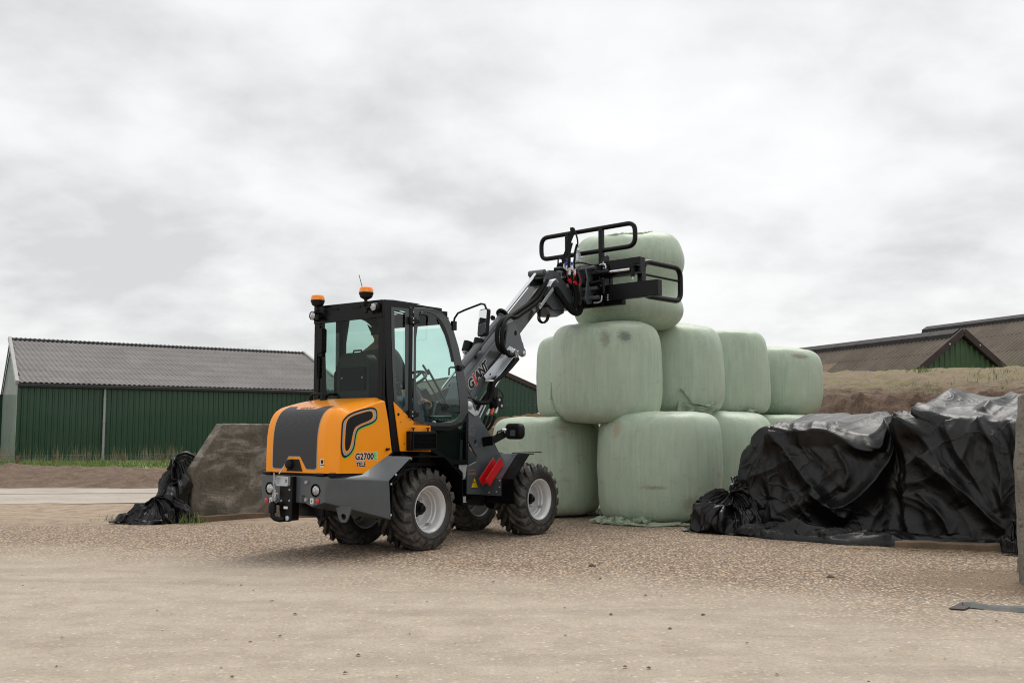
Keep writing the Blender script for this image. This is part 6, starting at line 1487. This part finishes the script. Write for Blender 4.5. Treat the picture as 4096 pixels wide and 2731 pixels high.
for j in range(9):
    a = R(-8 + j * 12); rows.append([(hc.x + .092 * math.cos(a) * math.cos(t), hc.y + .105 * math.cos(a) * math.sin(t) - .004, hc.z + .095 * math.sin(a) - (.03 if math.sin(t) < 0 and j == 0 else 0)) for t in [2 * math.pi * i / 28 for i in range(29)]])
b.grid(rows); b.build('hair', M['hair'], PE, smooth=180, merge=True)
b = MB(); b.lathe([(0, .006), (.012, .014), (.02, .004)], hc + Vector((-.005, .098, -.035)), (0, 1, -.3), 10); b.build('nose', M['skin'], PE)
for s in (-1, 1):
    b = MB(); b.lathe([(-.006, .012), (0, .024), (.010, .022), (.014, .010)], hc + Vector((s * .084, -.005, -.025)), (s, -.3, 0), 12); b.build('ear', M['skin'], PE)
def hand(base, fwd, side, down, parent):
    """palm with five bent fingers; fwd along the palm, side towards the thumb, down = palm side"""
    B_ = Vector(base); f = Vector(fwd).normalized(); s = Vector(side).normalized(); d = Vector(down).normalized()
    vs = [B_, B_ + f * .045, B_ + f * .075]; ed = [(0, 1), (1, 2)]; rd = [(.030, .020), (.038, .018), (.036, .014)]
    o = skin('hand', [tuple(v) for v in vs], ed, rd, M['skin'], parent, 2)
    for i, ln in enumerate((.070, .078, .072, .058)):
        r0 = B_ + f * .070 + s * (.028 - .019 * i); p = [r0 - f * .015, r0 + f * .014, r0 + f * (.014 + ln * .30) + d * ln * .22, r0 + f * (.014 + ln * .34) + d * ln * .58, r0 + f * (.010 + ln * .15) + d * ln * .80]
        skin('finger', [tuple(v) for v in p], [(0, 1), (1, 2), (2, 3), (3, 4)], [.010, .0095, .009, .0085, .007], M['skin'], parent, 1)
    r0 = B_ + f * .02 + s * .022; p = [r0, r0 + s * .022 + f * .018 + d * .008, r0 + s * .028 + f * .044 + d * .022, r0 + s * .018 + f * .060 + d * .036]
    skin('finger', [tuple(v) for v in p], [(0, 1), (1, 2), (2, 3)], [.013, .011, .010, .008], M['skin'], parent, 1)
hand(q(-.105, .275, 1.705), (.3, .85, -.1), (.9, -.3, .1), (0, .25, -1), PE)
hand(q(.30, .20, 1.42), (.05, .9, -.25), (-1, .1, 0), (0, -.15, -1), PE)

# ================================================================== small things on the ground
pts = []
for k in range(1100):
    t = random.random(); x = random.gauss(3.5, .45) ; y = random.gauss(8.7, .75)
    if x > 3.62 and y < 8.2: continue
    pts.append((x, y, .012))
b = MB()
def straw(b, x, y, z, L, a, w=.0035):
    dx, dy = math.cos(a) * L / 2, math.sin(a) * L / 2; nx_, ny_ = -math.sin(a) * w / 2, math.cos(a) * w / 2; h = random.uniform(0, .015)
    b.add([(x - dx - nx_, y - dy - ny_, z), (x - dx + nx_, y - dy + ny_, z), (x + dx + nx_, y + dy + ny_, z + h), (x + dx - nx_, y + dy - ny_, z + h)], [(0, 1, 2, 3)])
for (x, y, z) in pts: straw(b, x, y, z, random.uniform(.02, .08), random.uniform(0, 6.28), .0025)
for k in range(450):
    t = random.random(); straw(b, 3.1 + 1.4 * t + random.gauss(0, .06), 10.05 - .65 * t - random.expovariate(9), .014, random.uniform(.03, .14), random.gauss(-.4, .5))
for k in range(260):
    t = random.random(); straw(b, .9 + 2.2 * t, 9.0 - .9 * t + random.gauss(0, .12), .012, random.uniform(.02, .07), random.gauss(-.4, .7), .0025)
o = b.build('straw', M['straw'], smooth=0, recalc=False); tag(o, 'scattered loose straw on the yard near the right wall end', 'straw', kind='stuff')
b = MB()
for k in range(170):
    y = random.uniform(3.3, 12); x = random.uniform(-.52, .5) * y * 1.0; r = random.choice([.004, .006, .008, .010, .014]); c0 = Vector((x, y, .008))
    vs = [c0 + Vector((r * random.uniform(.7, 1.3) * math.cos(a), r * random.uniform(.5, 1) * math.sin(a), random.uniform(0, .004))) for a in [k2 * 1.256 for k2 in range(5)]] + [c0 + Vector((0, 0, r * .7))]
    b.add(vs, [(i, (i + 1) % 5, 5) for i in range(5)])
o = b.build('dirt_clods', M['soil'], smooth=0, recalc=False); tag(o, 'small dark clods of dirt scattered over the yard', 'dirt clods', kind='stuff')
for (x, y, s, lab) in ((.66, 8.55, .036, 'brown clod of dung on the pebbles in front of the front lower bale'), (2.42, 7.9, .034, 'brown clod of dung on the pebbles before the middle of the black plastic')):
    b = MB(); n = 14; rows = []
    for j in range(7):
        a = math.pi / 2 * j / 6; rows.append([(x + s * math.cos(a) * math.cos(t) * (1 + .35 * fbm((math.cos(t), math.sin(t), a + x), 1.6, 4)), y + s * .8 * math.cos(a) * math.sin(t) * (1 + .35 * fbm((math.cos(t), math.sin(t), a + x), 1.6, 4)), .0 + s * .7 * math.sin(a) * (1 + .4 * fbm((math.cos(t), math.sin(t), a * 2), 2, 4))) for t in [2 * math.pi * i / n for i in range(n + 1)]])
    b.grid(rows); o = b.build('dung_clod', M['soil'], smooth=180, merge=True); tag(o, lab, 'dirt clod')
# small green tufts beside the concrete wall
for (x, y, n, lab) in ((-3.92, 12.56, 90, 'green grass tuft at the foot of the sloping wall end'), (-5.05, 13.0, 26, 'small grass tuft left of the black plastic by the road')):
    o = blades('grass_tuft', [(random.gauss(x, .11), random.gauss(y, .07), .0) for _ in range(n)], .13 if n > 50 else .09, .007, M['grass'], spread=.6); tag(o, lab, 'grass tuft')
# bent strips of grey sheet at the lower right
M['sheetgrey'] = paint('grey_blue_strip', (.13, .145, .15), .6, var=.3, dust=.7)
b = MB()
P_ = [Vector(p) for p in ((2.86, 6.62, .026), (3.0, 6.52, .028), (3.2, 6.40, .026), (3.5, 6.26, .026), (3.9, 6.18, .02))]
rows = []
for i in range(25):
    t = i / 24 * 4; k = min(int(t), 3); p = P_[k].lerp(P_[k + 1], t - k); rows.append([p + Vector((.3, 1, 0)).normalized() * w_ + Vector((0, 0, z_ + .006 * math.sin(i * .7))) for w_, z_ in ((-.055, -.024), (-.03, .002), (-.02, -.010), (0, .004), (.02, -.010), (.03, .002), (.055, -.022))])
b.grid(rows); o = b.build('ribbed_strip', M['sheetgrey'], smooth=40); tag(o, 'grey ribbed metal strip lying on the yard at the lower right', 'metal strip')
b = MB(); b.prism([(2.72, 6.50), (2.80, 6.46), (2.98, 6.68), (2.90, 6.73)], 'z', .008, .014); o = b.build('sheet_offcut', M['barge'], smooth=0, bevel=.002); o.rotation_euler = (0, 0, 0); tag(o, 'dark flat offcut lying across the end of the grey ribbed strip', 'sheet offcut')

# couplings in front of the boom head, with red caps on cords
for (y, z) in ((3.0, 3.06), (3.115, 3.07), (3.06, 3.12)):
    b = MB(); b.lathe([(0, .011), (.01, .019), (.045, .019), (.05, .014), (.10, .013), (.11, .009)], (.20, y, z - .05), (0, .08, 1), 12); part(b, 'coupling', 'zinc')
for (y, z) in ((2.975, 2.955), (3.10, 2.945)):
    b = MB(); b.lathe([(0, .020), (.038, .023), (.043, .015), (.058, .015)], (.21, y, z), (0, .75, -.65), 12); part(b, 'dust_cap', 'red')
hose('red_cord', [(.21, 2.99, 3.09), (.21, 2.94, 3.06), (.215, 2.93, 3.00), (.215, 2.96, 2.96)], .0045, 'red')
hose('red_cord', [(.21, 3.03, 3.09), (.215, 3.09, 3.03), (.215, 3.07, 2.98), (.215, 3.10, 2.95)], .0045, 'red')
hose('red_cord', [(.21, 3.13, 3.08), (.215, 3.22, 3.02), (.215, 3.235, 2.94), (.215, 3.17, 2.905), (.215, 3.12, 2.93)], .0045, 'red')
b = MB(); b.lathe([(0, .016), (.03, .018), (.035, .010)], (.20, 3.05, 3.15), (0, .1, 1), 12); b.build('dust_cap', M['blue'], LO)
for (a, y) in ((0, 3.0), (.01, 3.115)):
    hose('hose', [(.20, y, 3.11), (.20, y - .01, 3.17), (.20, y + .005, 3.24), (.19, y + .03, 3.32), (.20, y + .06, 3.42)], .015)
    hose('hose', [(.20, y, 3.01), (.205, y + .02, 2.94), (.21, 3.10 + (y - 3.0) * .5, 2.84), (.20, 3.14 + (y - 3.0) * .5, 2.72), (.18, 3.13, 2.62)], .024)
